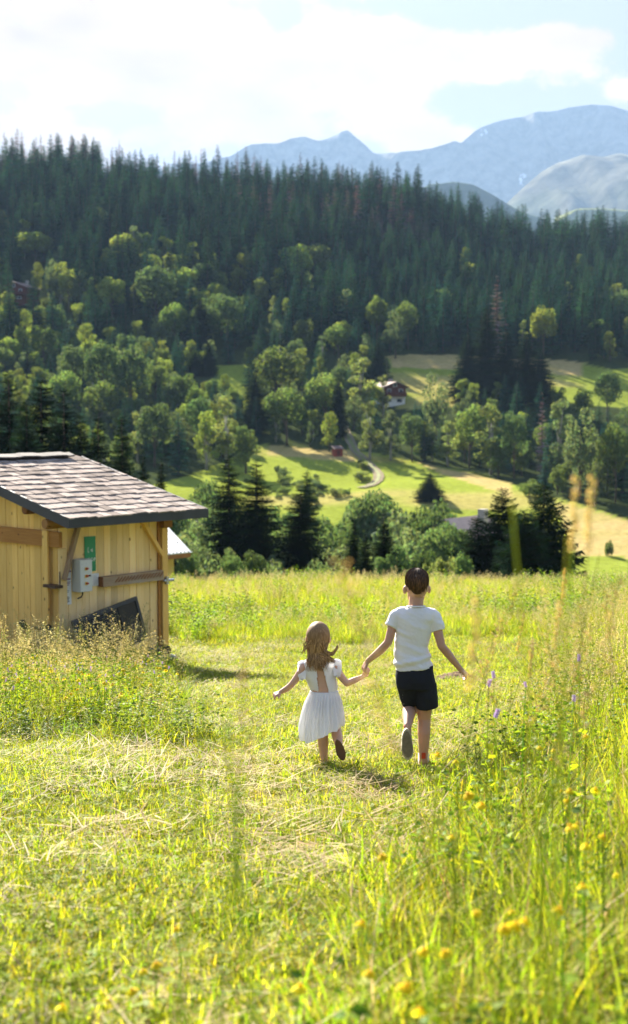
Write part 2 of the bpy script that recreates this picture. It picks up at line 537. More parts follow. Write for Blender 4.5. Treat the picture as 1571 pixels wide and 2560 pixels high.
def ground_material():
    m, nt, out = mat_new('ground_cover'); t = NT(nt)
    at_ = t.n('ShaderNodeAttribute', attribute_name='col')
    geo = t.n('ShaderNodeNewGeometry')
    n1 = t.noise(geo.outputs['Position'], 0.9, 6, 0.65)
    n2 = t.noise(geo.outputs['Position'], 14.0, 4, 0.6)
    f = t.math('MULTIPLY', t.mapr(n1, 0.25, 0.75, 0.72, 1.28), t.mapr(n2, 0.25, 0.75, 0.75, 1.25))
    cb = t.n('ShaderNodeCombineXYZ')
    for i in range(3): t.link(f, cb.inputs[i])
    c = t.mix(1.0, at_.outputs['Color'], cb.outputs[0], 'MULTIPLY')
    p = t.principled(c, 0.95, 0.0, t.bump(n1, 0.5, 0.4))
    t.link(p.outputs[0], out.inputs['Surface'])
    return m

def build_ground():
    ys = np.concatenate([np.arange(-14, 46, 0.3), np.arange(46, 160, 2.0), np.arange(160, 400, 1.6), np.arange(400, 700, 5.0), np.geomspace(700, 9400, 30)])
    s = np.linspace(-1, 1, 261)
    X = s[None, :] * (8 + 0.5 * np.maximum(ys, 0))[:, None]
    Y = np.repeat(ys[:, None], len(s), 1)
    Z = height(X.ravel(), Y.ravel())
    n, k = X.shape
    V = np.stack([X.ravel(), Y.ravel(), Z], 1)
    i = np.arange(n - 1)[:, None] * k + np.arange(k - 1)[None, :]
    F = np.stack([i, i + 1, i + k + 1, i + k], -1).reshape(-1, 4)
    me = bpy.data.meshes.new('ground')
    me.vertices.add(len(V)); me.vertices.foreach_set('co', V.ravel())
    me.loops.add(F.size); me.loops.foreach_set('vertex_index', F.ravel())
    me.polygons.add(len(F)); me.polygons.foreach_set('loop_start', np.arange(len(F)) * 4)
    me.update(); me.validate()
    me.polygons.foreach_set('use_smooth', [True] * len(F))
    C = ground_colors(V[:, 0], V[:, 1])
    a = me.attributes.new('col', 'FLOAT_COLOR', 'POINT')
    a.data.foreach_set('color', np.concatenate([C, np.ones((len(C), 1))], 1).astype(np.float32).ravel())
    me.materials.append(ground_material())
    tag(link('ground', me), kind='structure')
build_ground()

# dirt track on the lower pasture, a ribbon laid on the terrain with two worn wheel lines
def build_track():
    pts = [(818, 1000), (826, 1022), (836, 1045), (846, 1068), (856, 1088), (872, 1102), (888, 1117), (902, 1131), (911, 1143), (911, 1153), (903, 1163), (890, 1170), (868, 1176)]
    W = [hit(p[0]*DSP, p[1]*DSP, 150) for p in pts]
    fine = []
    for a, b in zip(W[:-1], W[1:]):
        for k in range(6): fine.append(a.lerp(b, k / 6))
    fine.append(W[-1])
    def ribbon(mb, off, w, dz):
        vs = []; fs = []
        for i, p in enumerate(fine):
            d = (fine[min(i+1, len(fine)-1)] - fine[max(i-1, 0)]); d.z = 0; d.normalize()
            nrm = Vector((d.y, -d.x, 0))
            for sgn in (-1, 1):
                jit = (float(fbm(np.array([i * .37]), np.array([off + sgn + 0.0]), 3)[0]) - .5) * 0.35
                q = p + nrm * (off + sgn * (w / 2 + jit))
                vs.append((q.x, q.y, H(q.x, q.y) + dz))
        for i in range(len(fine) - 1): fs.append((2*i, 2*i+1, 2*i+3, 2*i+2))
        mb.add(vs, fs)
    a = MB(); ribbon(a, 0, 1.8, 0.16)
    o = a.build('dirt_track', plain_mat('track_dirt', (0.21, 0.175, 0.115), 0.9, 0.0, 0.8, 0.2)); tag(o, kind='structure')
    b = MB(); ribbon(b, 0, 0.6, 0.2)
    b.build('grass_strip', plain_mat('track_grass', (0.16, 0.17, 0.06), 0.9, 0.1, 0.8, 0.25), o)
build_track()

# ------------------------------------------------------------------ far mountains
def mountain_mat(name, rock, grass, g_lo, g_hi, snow=0.0, forest=0.0, scale=1.0):
    m, nt, out = mat_new(name); t = NT(nt)
    geo = t.n('ShaderNodeNewGeometry')
    sp = t.n('ShaderNodeSeparateXYZ'); t.link(geo.outputs['Position'], sp.inputs[0])
    sn = t.n('ShaderNodeSeparateXYZ'); t.link(geo.outputs['Normal'], sn.inputs[0])
    n1 = t.noise(geo.outputs['Position'], 0.006 * scale, 8, 0.65)
    n2 = t.noise(geo.outputs['Position'], 0.03 * scale, 6, 0.65)
    rockc = t.mix(t.mapr(n2, 0.35, 0.65), tuple(v * 0.55 for v in rock), tuple(v * 1.3 for v in rock))
    h = t.math('ADD', sp.outputs['Z'], t.math('MULTIPLY', t.math('SUBTRACT', n1, 0.5), (g_hi - g_lo) * 1.6))
    gf = t.mapr(h, g_lo, g_hi, 1.0, 0.0, True)
    c = t.mix(gf, rockc, t.mix(t.mapr(n2, 0.3, 0.7), tuple(v * 0.7 for v in grass), grass))
    if forest:
        vo = t.noise(geo.outputs['Position'], 0.012 * scale, 7, 0.7)
        c = t.mix(t.mapr(vo, 0.44, 0.54, 0, forest), c, (0.03, 0.05, 0.03))
    if snow:
        mp = t.n('ShaderNodeMapping'); mp.inputs['Scale'].default_value = (1, 0.4, 0.5)
        t.link(geo.outputs['Position'], mp.inputs['Vector'])
        s1 = t.noise(mp.outputs[0], 0.011 * scale, 5, 0.6)
        sf = t.math('MULTIPLY', t.mapr(s1, 0.715, 0.73), t.mapr(sp.outputs['Z'], 330 * 1.97, 420 * 1.97))
        c = t.mix(t.math('MULTIPLY', sf, snow), c, (0.85, 0.87, 0.9))
    p = t.principled(c, 0.95, 0.0, t.bump(n2, 0.8, 14.0))
    t.link(p.outputs[0], out.inputs['Surface'])
    return m

K = 1.97      # the ranges stand about 3, 4.6 and 6.5 km away
def build_mountain(name, prof, Y, depth, rough, mat, seed, foot=-60, nx=220, nt_=60, jag=4.0*K, power=1.9):
    """a ridge: silhouette heights at distance Y, flanks spreading towards and away from the camera with gullies"""
    pr = np.array(prof, float)
    px = pr[:, 0] * DSP; py = pr[:, 1] * DSP
    wx = np.array([at(a, b, Y).x for a, b in zip(px, py)]); wz = np.array([at(a, b, Y).z for a, b in zip(px, py)])
    xs = np.linspace(wx[0], wx[-1], nx)
    ridge = np.interp(xs, wx, wz)
    ts = np.linspace(-1, 0.6, nt_)
    V = []
    for t in ts:
        a = abs(t)
        fall = (1 - a) ** power
        y = Y + t * depth
        yy = y + (fbm(xs * 0.004 / K, np.full(nx, 0.3), seed) - .5) * depth * 0.35
        g = fbm(xs * 0.008 / K, yy * 0.0028 / K, seed + 3, 5)
        rid = 1 - np.abs(2 * fbm((xs * 0.006 + yy * .001) / K, yy * 0.0016 / K, seed + 8, 4) - 1)
        z = foot + (ridge - foot) * fall + ((g - .5) * rough + (rid - .7) * rough * 0.9) * min(1, a * 5) * (1 - a * 0.6)
        if a < 0.02: z = ridge + (fbm(xs * 0.03 / K, xs * 0, seed + 5, 4) - .5) * jag
        V.append(np.stack([xs, yy, z], 1))
    V = np.concatenate(V); k = nx
    i = np.arange(nt_ - 1)[:, None] * k + np.arange(k - 1)[None, :]
    F = np.stack([i, i + 1, i + k + 1, i + k], -1).reshape(-1, 4)
    me = bpy.data.meshes.new(name); me.from_pydata(V.tolist(), [], F.tolist())
    me.polygons.foreach_set('use_smooth', [True] * len(F))
    me.materials.append(mat)
    return tag(link(name, me), kind='structure')

build_mountain('mountain', [(-500, 330), (-150, 420), (300, 420), (560, 400), (600, 376), (640, 351), (700, 331), (735, 324), (765, 331), (800, 323), (822, 316), (838, 312), (850, 322), (870, 342), (900, 370), (950, 381), (1030, 379), (1080, 365), (1095, 371), (1130, 336), (1180, 311), (1240, 296), (1320, 283), (1350, 276), (1400, 277), (1425, 286), (1450, 292), (1512, 305), (1700, 345), (2100, 420)],
               3300*K, 1150*K, 120*K, mountain_mat('far_rock', (0.20, 0.19, 0.18), (0.15, 0.17, 0.08), 330*K, 470*K, snow=1.0, scale=1/K), 61, nx=420, nt_=90)
build_mountain('mountain', [(1150, 545), (1215, 495), (1260, 450), (1300, 415), (1345, 390), (1400, 376), (1450, 380), (1512, 372), (1650, 330), (2000, 380)],
               2350*K, 1050*K, 120*K, mountain_mat('spur_rock', (0.115, 0.11, 0.09), (0.085, 0.115, 0.042), 240*K, 400*K, snow=0.6, scale=1/K), 77, nx=220, power=1.25)
build_mountain('wooded_hill', [(960, 470), (1040, 436), (1095, 428), (1140, 436), (1200, 466), (1260, 500), (1330, 530)],
               1500*K, 330*K, 30*K, mountain_mat('hill_wood', (0.05, 0.07, 0.04), (0.09, 0.12, 0.05), 0, 600*K, forest=0.8, scale=2.0/K), 91, nx=120)
build_mountain('alpine_meadow', [(1330, 530), (1385, 506), (1440, 502), (1520, 508), (1620, 500), (1800, 520)],
               1650*K, 330*K, 20*K, mountain_mat('meadow_slope', (0.16, 0.17, 0.09), (0.20, 0.22, 0.08), 500*K, 900*K, scale=2.0/K), 97, nx=100)

# ------------------------------------------------------------------ air
def build_haze():
    m, nt, out = mat_new('haze_air'); t = NT(nt)
    v = t.n('ShaderNodeVolumePrincipled')
    v.inputs['Color'].default_value = (0.35, 0.52, 0.76, 1)
    v.inputs['Density'].default_value = HAZE
    v.inputs['Anisotropy'].default_value = 0.0
    t.link(v.outputs[0], out.inputs['Volume'])
    lo = float(height(np.array([0.]), np.array([5600.]))[0])
    b = MB(); b.box((-6500, -40, -420), (6500, 9500, 1640))
    o = b.build('haze', m); tag(o, 'pale blue air between the meadow and the mountains', 'haze', kind='stuff')
HAZE = 0.88e-4
build_haze()
# ------------------------------------------------------------------ trees
M_SPRUCE = foliage_mat('spruce_needles', 0.12, 0.9, 0.0, 0.42, 0.02)
M_DEAD = foliage_mat('dry_needles', 0.05, 0.9, 0.0, 0.25, 0.015)
M_LEAF = foliage_mat('broad_leaves', 0.45, 0.8, 0.03, 0.25, 0.012, tcol=(1.2, 1.15, .6))
M_BARK = plain_mat('bark', (0.10, 0.075, 0.055), 0.9, 0.1, 6, 0.35, 0.4, rnd=0.25)
M_BIRCH = plain_mat('pale_bark', (0.30, 0.28, 0.25), 0.85, 0.1, 6, 0.35, 0.3, rnd=0.2)

def spruce_mesh(name, seed, whorls=24, per=7, twigs=3, R=0.17, base=(0.020, 0.045, 0.022), sparse=0.0, bare=0.06, leafmat=None, droop=0.35, trunk=True, blunt=0.85):
    """a unit-high conifer: drooping fronds in whorls round a tapered trunk; returns crown MB and trunk MB"""
    r = random.Random(seed)
    c = MB(); tk = MB()
    lean = (r.uniform(-.01, .01), r.uniform(-.01, .01))
    tk.tube([(0, 0, -0.03), (lean[0] * .3, lean[1] * .3, 0.35), (lean[0], lean[1], 0.97)], [0.017, 0.011, 0.002], 6)
    for w in range(whorls):
        z = bare + (1 - bare) * (w / whorls) ** 0.93
        L = R * ((1 - z) ** blunt) * r.uniform(.82, 1.12) + 0.008
        if z < bare + 0.12: L *= 0.55 + 0.45 * (z - bare) / 0.12
        n = max(4, int(per * (0.65 + 0.5 * (1 - z))))
        a0 = r.uniform(0, 2 * PI)
        for k in range(n):
            if r.random() < sparse: continue
            a = a0 + 2 * PI * k / n + r.uniform(-.25, .25)
            l = L * r.uniform(.7, 1.15); zz = z + r.uniform(-.015, .015)
            dx, dy = math.cos(a), math.sin(a)
            rise = 0.12 - droop * (1 - z)
            def sp(t):   # spine
                return Vector((dx * l * t, dy * l * t, zz + l * (rise * t - 0.35 * droop * t * t + 0.18 * t ** 3)))
            side = Vector((-dy, dx, 0))
            col = tuple(b * r.uniform(.75, 1.3) for b in base)
            vs = []; fs = []
            T = twigs
            for q in range(T):
                t0 = q / T; t1 = (q + 0.75) / T; tt = min(1, (q + 1.5) / T)
                wd = l * (0.55 * (1 - t0) + 0.15)
                for sgn in (-1, 1):
                    b = len(vs)
                    tip = sp(tt) + side * sgn * wd * r.uniform(.7, 1.2); tip.z -= wd * r.uniform(.15, .55)
                    vs += [sp(t0), sp(t1), tip]; fs.append((b, b + 1, b + 2))
            b = len(vs)
            vs += [sp(max(0, 1 - 1.3 / T)) + side * l * .07, sp(max(0, 1 - 1.3 / T)) - side * l * .07, sp(1.08)]
            fs.append((b, b + 1, b + 2))
            c.add(vs, fs, 0, col)
    return c, tk

def leaf_quads(P, N, size, rs, cols):
    """leaf-spray quads at points P facing about N"""
    n = len(P)
    N = N + rs.normal(0, .55, (n, 3)); N /= np.linalg.norm(N, axis=1)[:, None] + 1e-9
    A = rs.normal(0, 1, (n, 3)); A -= N * np.sum(A * N, 1)[:, None]; A /= np.linalg.norm(A, axis=1)[:, None] + 1e-9
    B = np.cross(N, A)
    s = (size * rs.uniform(.6, 1.35, n))[:, None]
    V = np.stack([P - A * s, P - B * s * .55 + N * s * .12, P + A * s, P + B * s * .55 - N * s * .1], 1).reshape(-1, 3)
    F = np.arange(4 * n).reshape(-1, 4)
    return V, F, np.repeat(cols, 4, 0)

def np_mesh(name, V, F, C, mats):
    me = bpy.data.meshes.new(name)
    me.vertices.add(len(V)); me.vertices.foreach_set('co', np.asarray(V, np.float32).ravel())
    k = F.shape[1]
    me.loops.add(F.size); me.loops.foreach_set('vertex_index', F.ravel().astype(np.int32))
    me.polygons.add(len(F)); me.polygons.foreach_set('loop_start', np.arange(len(F), dtype=np.int32) * k)
    me.update(calc_edges=True)
    a = me.attributes.new('col', 'FLOAT_COLOR', 'POINT')
    a.data.foreach_set('color', np.concatenate([C, np.ones((len(C), 1))], 1).astype(np.float32).ravel())
    for m in mats: me.materials.append(m)
    return me

def broadleaf(name, seed, shape='round', n=2600, size=0.03, base=(0.055, 0.085, 0.018), bark=None, gap=0.0):
    """a unit-high broadleaf tree: limbs and leaf sprays spread over clumps; returns (crown mesh, trunk mesh)"""
    rs = np.random.default_rng(seed)
    blobs = []
    if shape == 'round':
        blobs.append((0, 0, .62, .30))
        for k in range(15):
            a = rs.uniform(0, 2*PI); e = rs.uniform(-.5, 1.2); r = rs.uniform(.2, .28)
            blobs.append((math.cos(a) * math.cos(e) * r, math.sin(a) * math.cos(e) * r, .60 + math.sin(e) * r * 1.1, rs.uniform(.10, .17)))
    elif shape == 'oval':
        for k in range(17):
            z = rs.uniform(.22, .93); w = .20 * math.sin(PI * min(1, max(0, (z - .05) / .95))) ** .6
            a = rs.uniform(0, 2*PI); r = rs.uniform(.3, 1) * w
            blobs.append((math.cos(a) * r, math.sin(a) * r, z, rs.uniform(.08, .14)))
    elif shape == 'birch':
        for k in range(20):
            z = rs.uniform(.2, .95); w = .15 * (1.1 - z) ** .5 + .02
            a = rs.uniform(0, 2*PI); r = rs.uniform(.3, 1) * w
            blobs.append((math.cos(a) * r, math.sin(a) * r, z, rs.uniform(.05, .095)))
    else:   # bush
        for k in range(15):
            a = rs.uniform(0, 2*PI); r = rs.uniform(.1, .5); z = rs.uniform(.18, .78) * (1.1 - .75 * r)
            blobs.append((math.cos(a) * r, math.sin(a) * r, z, rs.uniform(.16, .26)))
    B = np.array(blobs)
    wts = B[:, 3] ** 2; wts /= wts.sum()
    idx = rs.choice(len(B), n, p=wts)
    D = rs.normal(0, 1, (n, 3)); D /= np.linalg.norm(D, axis=1)[:, None]
    R = B[idx, 3] * (0.55 + 0.5 * rs.uniform(0, 1, n) ** .6)
    P = B[idx, :3] + D * R[:, None] * np.array((1, 1, .85))
    keep = np.ones(n, bool)
    # drop what lies deep inside another clump
    for b in B:
        dd = np.linalg.norm((P - b[:3]) / np.array((1, 1, .85)), axis=1)
        keep &= dd > b[3] * 0.5
    P = P[keep]; D = D[keep]; idx = idx[keep]
    tone = rs.uniform(.75, 1.3, len(B))
    cols = np.array(base)[None] * tone[idx][:, None] * rs.uniform(.8, 1.25, len(P))[:, None]
    cols[:, 0] *= rs.uniform(.85, 1.25, len(P))
    V, F, C = leaf_quads(P, D, size, rs, cols)
    crown = np_mesh(name + '_crown', V, F, C, [M_LEAF])
    t = MB()
    top = .75 if shape != 'bush' else .4
    t.tube([(0, 0, -.04), (rs.uniform(-.01, .01), rs.uniform(-.01, .01), .25 * top), (rs.uniform(-.02, .02), 0, .6 * top), (0, 0, top)], [.022, .017, .011, .004], 7)
    order = np.argsort(-B[:, 3])[:8]
    for i in order:
        b = B[i]; z0 = max(.12 * top, b[2] * .45)
        t.tube([(0, 0, z0), (b[0] * .5, b[1] * .5, (z0 + b[2]) * .5 + .02), (b[0], b[1], b[2])], [.010, .007, .003], 5, cap=False)
    trunk = t.mesh(name + '_trunk', bark or M_BARK, True)
    return crown, trunk

GREEN_D = (0.028, 0.078, 0.056); GREEN_M = (0.042, 0.098, 0.056); DEADC = (0.20, 0.15, 0.14)
far_spruce = []
for k in range(6):
    c, tkk = spruce_mesh('spruce', 100 + k, whorls=26, per=9, twigs=3, R=[.18, .19, .155, .20, .175, .16][k], blunt=[.62,.7,.58,.66,.75,.6][k], base=GREEN_D if k % 2 else GREEN_M, sparse=.05)
    c2 = MB(); c2.v, c2.f, c2.c, c2.m = c.v, c.f, c.c, c.m
    b = len(c2.v); c2.v += tkk.v; c2.f += [tuple(i + b for i in f) for f in tkk.f]; c2.m += [1] * len(tkk.f); c2.c += [(.1, .075, .055)] * len(tkk.v)
    far_spruce.append(c2.mesh('spruce_tree', [M_SPRUCE, M_BARK], col=True))
dead_spruce = []
for k in range(3):
    c, tkk = spruce_mesh('dry', 140 + k, whorls=20, per=7, twigs=3, R=.14, blunt=.65, base=DEADC, sparse=.12)
    b = len(c.v); c.v += tkk.v; c.f += [tuple(i + b for i in f) for f in tkk.f]; c.m += [1] * len(tkk.f); c.c += [(.1, .075, .055)] * len(tkk.v)
    dead_spruce.append(c.mesh('dry_spruce_tree', [M_DEAD, M_BARK], col=True))
near_spruce = []
for k in range(4):
    c, tkk = spruce_mesh('near', 170 + k, whorls=52, per=14, twigs=7, blunt=.72, R=[.24, .27, .23, .28][k], base=(0.016, 0.030, 0.014), sparse=.05, droop=.45)
    near_spruce.append((c.mesh('crown', M_SPRUCE, col=True), tkk.mesh('trunk', M_BARK, True)))
wide_spruce = []
for k in range(2):
    c, tkk = spruce_mesh('wide', 190 + k, whorls=34, per=13, twigs=7, R=.46, base=(0.015, 0.028, 0.013), sparse=.08, droop=.3, bare=0.03, blunt=.6)
    wide_spruce.append((c.mesh('crown', M_SPRUCE, col=True), tkk.mesh('trunk', M_BARK, True)))

YG = (0.150, 0.200, 0.046); MG = (0.105, 0.160, 0.050); DG = (0.070, 0.118, 0.050); GG = (0.100, 0.145, 0.075); BG = (0.140, 0.180, 0.068)
TREES = {
    'round': [broadleaf('round', 201 + i, 'round', 3400, .024, c) for i, c in enumerate((YG, MG, DG))],
    'oval': [broadleaf('oval', 211 + i, 'oval', 2600, .022, c) for i, c in enumerate((YG, MG, GG))],
    'birch': [broadleaf('birch', 221 + i, 'birch', 2300, .017, c, M_BIRCH) for i, c in enumerate((BG, YG, GG))],
    'bush': [broadleaf('bush', 231 + i, 'bush', 2600, .040, c) for i, c in enumerate((GG, MG, BG))],
}

def tree_parts(name, meshes, loc, h, wscale, rz, label, cat, group=None):
    """thing > trunk, crown"""
    e = empty(name, loc, rz)
    for nm, me in zip(('crown', 'trunk'), meshes):
        o = link(nm, me, e); o.scale = (h * wscale, h * wscale, h)
    return tag(e, label, cat, group)

def place(px, top, Y, dx=0.0):
    """foot of a plant whose tip is seen at displayed pixel (px, top) at distance Y, and its height"""
    p = at(px * DSP, top * DSP, Y)
    z = H(p.x, Y)
    return Vector((p.x, Y, z)), p.z - z
# single trees one can tell apart: displayed pixel of the tip, of the foot row, width, kind, variant, label
SINGLE = [
 (85, 550, 640, 112, 'round', 0, 'spreading yellow-green maple highest on the left, surrounded by dark spruce forest'),
 (88, 628, 730, 36, 'oval', 0, 'slim pale broadleaf tree just right of the brown-roofed chalet at the left edge'),
 (122, 622, 740, 46, 'oval', 2, 'tall oval tree, second to the right of the chalet at the left edge'),
 (165, 642, 750, 62, 'round', 0, 'bright ragged tree, third to the right of the chalet at the left edge'),
 (270, 658, 775, 86, 'round', 0, 'bright round yellow-green tree left of the biggest dark dome-shaped tree'),
 (377, 632, 790, 128, 'round', 2, 'biggest dark dome-shaped broadleaf tree on the left forest edge'),
 (422, 716, 850, 78, 'round', 1, 'round green tree standing below the biggest dome-shaped tree'),
 (547, 703, 850, 96, 'round', 2, 'dark broad tree right of centre-left forest, above the small sunlit clearing'),
 (578, 608, 720, 60, 'oval', 0, 'pale oval tree in the middle of the forest above the small clearing'),
 (628, 648, 760, 56, 'oval', 1, 'pale green oval tree right of the other oval tree in mid forest'),
 (770, 576, 680, 86, 'round', 1, 'pale rounded broadleaf tree alone amid the high dark spruces at centre'),
 (815, 770, 870, 68, 'round', 1, 'round tree with sunlit left side above the pasture, left of the egg-shaped one'),
 (952, 744, 862, 64, 'oval', 2, 'egg-shaped tree with bright left edge at the upper pasture border'),
 (908, 703, 830, 66, 'round', 0, 'yellow-topped tree left above the egg-shaped tree'),
 (982, 714, 840, 66, 'round', 1, 'round-topped tree right behind the egg-shaped tree'),
 (105, 762, 890, 72, 'oval', 1, 'mid green tree below the left chalet, left of two slim ones'),
 (215, 775, 900, 56, 'oval', 0, 'pale slim tree below the bright round yellow-green tree'),
 (58, 742, 870, 46, 'oval', 0, 'yellowish slender tree directly below the left chalet'),
 (180, 825, 960, 84, 'round', 2, 'dark round tree at left, first of the row above the near black spruces'),
 (250, 815, 990, 112, 'round', 2, 'large dull green tree at left, second of the row above the near spruces'),
 (315, 825, 1010, 112, 'round', 2, 'large dull green tree at left, third of the row above the near spruces'),
 (160, 880, 1020, 92, 'round', 1, 'light green tree just above the tips of the near black spruces'),
 (238, 905, 1045, 92, 'round', 1, 'light green drooping tree above the pair of small near spruces'),
 (375, 855, 965, 70, 'oval', 1, 'narrow green tree right of the large dull green trees'),
 (372, 965, 1125, 108, 'round', 2, 'dark leafy tree right above the pair of small near spruces'),
 (332, 988, 1115, 50, 'birch', 0, 'pale birch leaning over the pair of small near spruces'),
 (480, 950, 1095, 76, 'round', 2, 'dark tree behind the leftmost birch of the valley floor'),
 (497, 975, 1130, 60, 'birch', 1, 'leftmost pale birch on the valley floor left of the lower pasture'),
 (545, 950, 1125, 76, 'birch', 0, 'tallest pale birch left of the lower pasture'),
 (592, 1012, 1140, 76, 'oval', 1, 'leaning green tree at the left corner of the lower pasture'),
 (440, 880, 990, 80, 'oval', 1, 'dull green oval tree left of the small sunlit clearing'),
 (476, 915, 1060, 56, 'round', 1, 'small round tree below the dull green oval tree by the clearing'),
 (665, 820, 1000, 138, 'round', 1, 'largest pale round tree in the middle, right of the small clearing'),
 (690, 918, 1072, 116, 'round', 1, 'round tree below the largest pale round tree'),
 (785, 883, 1045, 106, 'round', 1, 'broad green tree between the largest round tree and the chalet'),
 (792, 988, 1086, 54, 'oval', 0, 'small bright tree standing above the little red hut'),
 (868, 858, 1000, 84, 'birch', 0, 'tall birch immediately left of the red-brown chalet'),
 (890, 962, 1106, 66, 'birch', 0, 'pale birch right of the dirt track, below the chalet'),
 (940, 985, 1108, 60, 'birch', 2, 'greyish birch below the white chalet base, right of the pale one'),
 (992, 990, 1112, 74, 'round', 2, 'bushy tree below and right of the chalet'),
 (922, 900, 1003, 40, 'birch', 0, 'slender birch standing before the left side of the red-brown chalet'),
 (1050, 893, 1060, 72, 'oval', 2, 'dark tall oval tree right of the chalet on the upper pasture'),
 (1078, 1010, 1122, 60, 'birch', 0, 'thin birch at the upper border of the lower pasture, centre right'),
 (1130, 958, 1128, 92, 'round', 1, 'broad pale tree below the five tall conifers'),
 (1182, 968, 1142, 86, 'birch', 0, 'loose pale birch below the five tall conifers'),
 (1238, 985, 1152, 76, 'round', 2, 'dark round tree left of the bare grey trunk'),
 (1200, 1030, 1148, 66, 'oval', 1, 'small oval tree casting its shadow on the lower pasture'),
 (1345, 960, 1170, 84, 'birch', 2, 'grey-green birch right of the bare grey trunk'),
 (1395, 975, 1195, 90, 'oval', 2, 'dense dull tree above the ochre slope at right'),
 (1462, 888, 1015, 76, 'round', 2, 'dark round tree on the upper pasture near the right edge'),
 (1402, 915, 1035, 62, 'oval', 1, 'green oval tree on the upper pasture, second from the right edge'),
 (1482, 1000, 1210, 92, 'round', 1, 'rounded tree at the right edge above the ochre slope'),
 (1308, 725, 862, 78, 'round', 0, 'bright yellow-green tree at the forest foot, right of the five conifers'),
 (1122, 925, 1012, 62, 'bush', 0, 'silvery bush at the foot of the five tall conifers'),
 (1342, 920, 978, 62, 'bush', 1, 'green bush right of the five tall conifers'),
 (1275, 1142, 1196, 84, 'bush', 1, 'rounded bush on the pasture behind the right-hand dark spruces'),
 (1468, 1288, 1338, 30, 'bush', 1, 'small lone bush on the ochre slope near the right edge'),
 (560, 925, 960, 34, 'bush', 1, 'tiny dark bush on the small sunlit clearing'),
]
CONIFER = [
 (615, 888, 1045, 66, 'dark spruce in front of the largest pale round tree'),
 (908, 820, 935, 52, 'grey-green conifer standing just above the red-brown chalet'),
 (815, 905, 1052, 50, 'dark narrow conifer left of the dirt track'),
 (1126, 798, 968, 72, 'leftmost of the five tall conifers on the upper pasture'),
 (1170, 735, 966, 84, 'second from left of the five tall conifers on the upper pasture'),
 (1218, 795, 968, 80, 'middle one of the five tall conifers on the upper pasture'),
 (1266, 800, 972, 80, 'fourth from left of the five tall conifers on the upper pasture'),
 (1300, 838, 968, 62, 'rightmost of the five tall conifers on the upper pasture'),
 (482, 700, 850, 52, 'pointed dark spruce left of the dark broad tree in mid forest'),
 (502, 820, 905, 36, 'right one of the two small spruces above the clearing'),
 (470, 845, 905, 40, 'left one of the two small spruces above the clearing'),
 (1035, 1135, 1206, 58, 'lone dark spruce rising before the lower pasture'),
 (735, 1180, 1262, 30, 'small young spruce on the lower pasture bushes'),
]
TWIG_W = {'round': .80, 'oval': .55, 'birch': .40, 'bush': 1.3}
taken = []          # (px, top, base, width, depth) of single trees, so that the wood does not hide them
nvar = 0
for (cx, top, base, w, kind, v, lab) in SINGLE:
    h = hit(cx * DSP, base * DSP, 60)
    hh = at(cx * DSP, top * DSP, h.y).z - h.z
    wm = w * DSP * h.y / FPX
    name = {'round': 'broadleaf_tree', 'oval': 'broadleaf_tree', 'birch': 'birch_tree', 'bush': 'bush'}[kind]
    tree_parts(name, TREES[kind][v], h - Vector((0, 0, .1)), hh, wm / (hh * TWIG_W[kind]), random.uniform(0, 6.28), lab, 'bush' if kind == 'bush' else 'tree')
    taken.append((cx, top, base, w, h.y, h.x))
for i, (cx, top, base, w, lab) in enumerate(CONIFER):
    h = hit(cx * DSP, base * DSP, 60)
    hh = at(cx * DSP, top * DSP, h.y).z - h.z
    wm = w * DSP * h.y / FPX
    tree_parts('spruce_tree', near_spruce[i % 4], h - Vector((0, 0, .1)), hh, wm * 1.45 / (hh * .50), random.uniform(0, 6.28), lab, 'spruce')
    taken.append((cx, top, base, w, h.y, h.x))
# grey dying conifer among the right-hand trees
def dying(cx, top, base, w, lab):
    h = hit(cx * DSP, base * DSP, 60); hh = at(cx * DSP, top * DSP, h.y).z - h.z
    o = link('dry_spruce_tree', dead_spruce[1], None, h - Vector((0, 0, .2))); k = w * DSP * h.y / FPX / .28
    o.scale = (k, k, hh); tag(o, lab, 'spruce'); taken.append((cx, top, base, w, h.y, h.x))
dying(1303, 935, 1165, 40, 'grey dying conifer with bare twigs among green trees above the lower pasture')
dying(1195, 655, 866, 60, 'grey-brown dying conifer towering behind the five conifers')
# low shrubs on the left half of the lower pasture
rs_ = random.Random(21)
for k in range(26):
    cx = rs_.uniform(650, 880); base = rs_.uniform(1120, 1215) if cx > 780 else rs_.uniform(1135, 1215)
    h = hit(cx * DSP, base * DSP, 100); hh = rs_.uniform(.8, 2.2)
    tree_parts('shrub', TREES['bush'][rs_.choice([0, 1, 2])], h, hh, rs_.uniform(.9, 1.5), rs_.uniform(0, 6.28), 'low shrub scattered over the left half of the lower pasture', 'shrub', 'shrubs on the lower pasture')
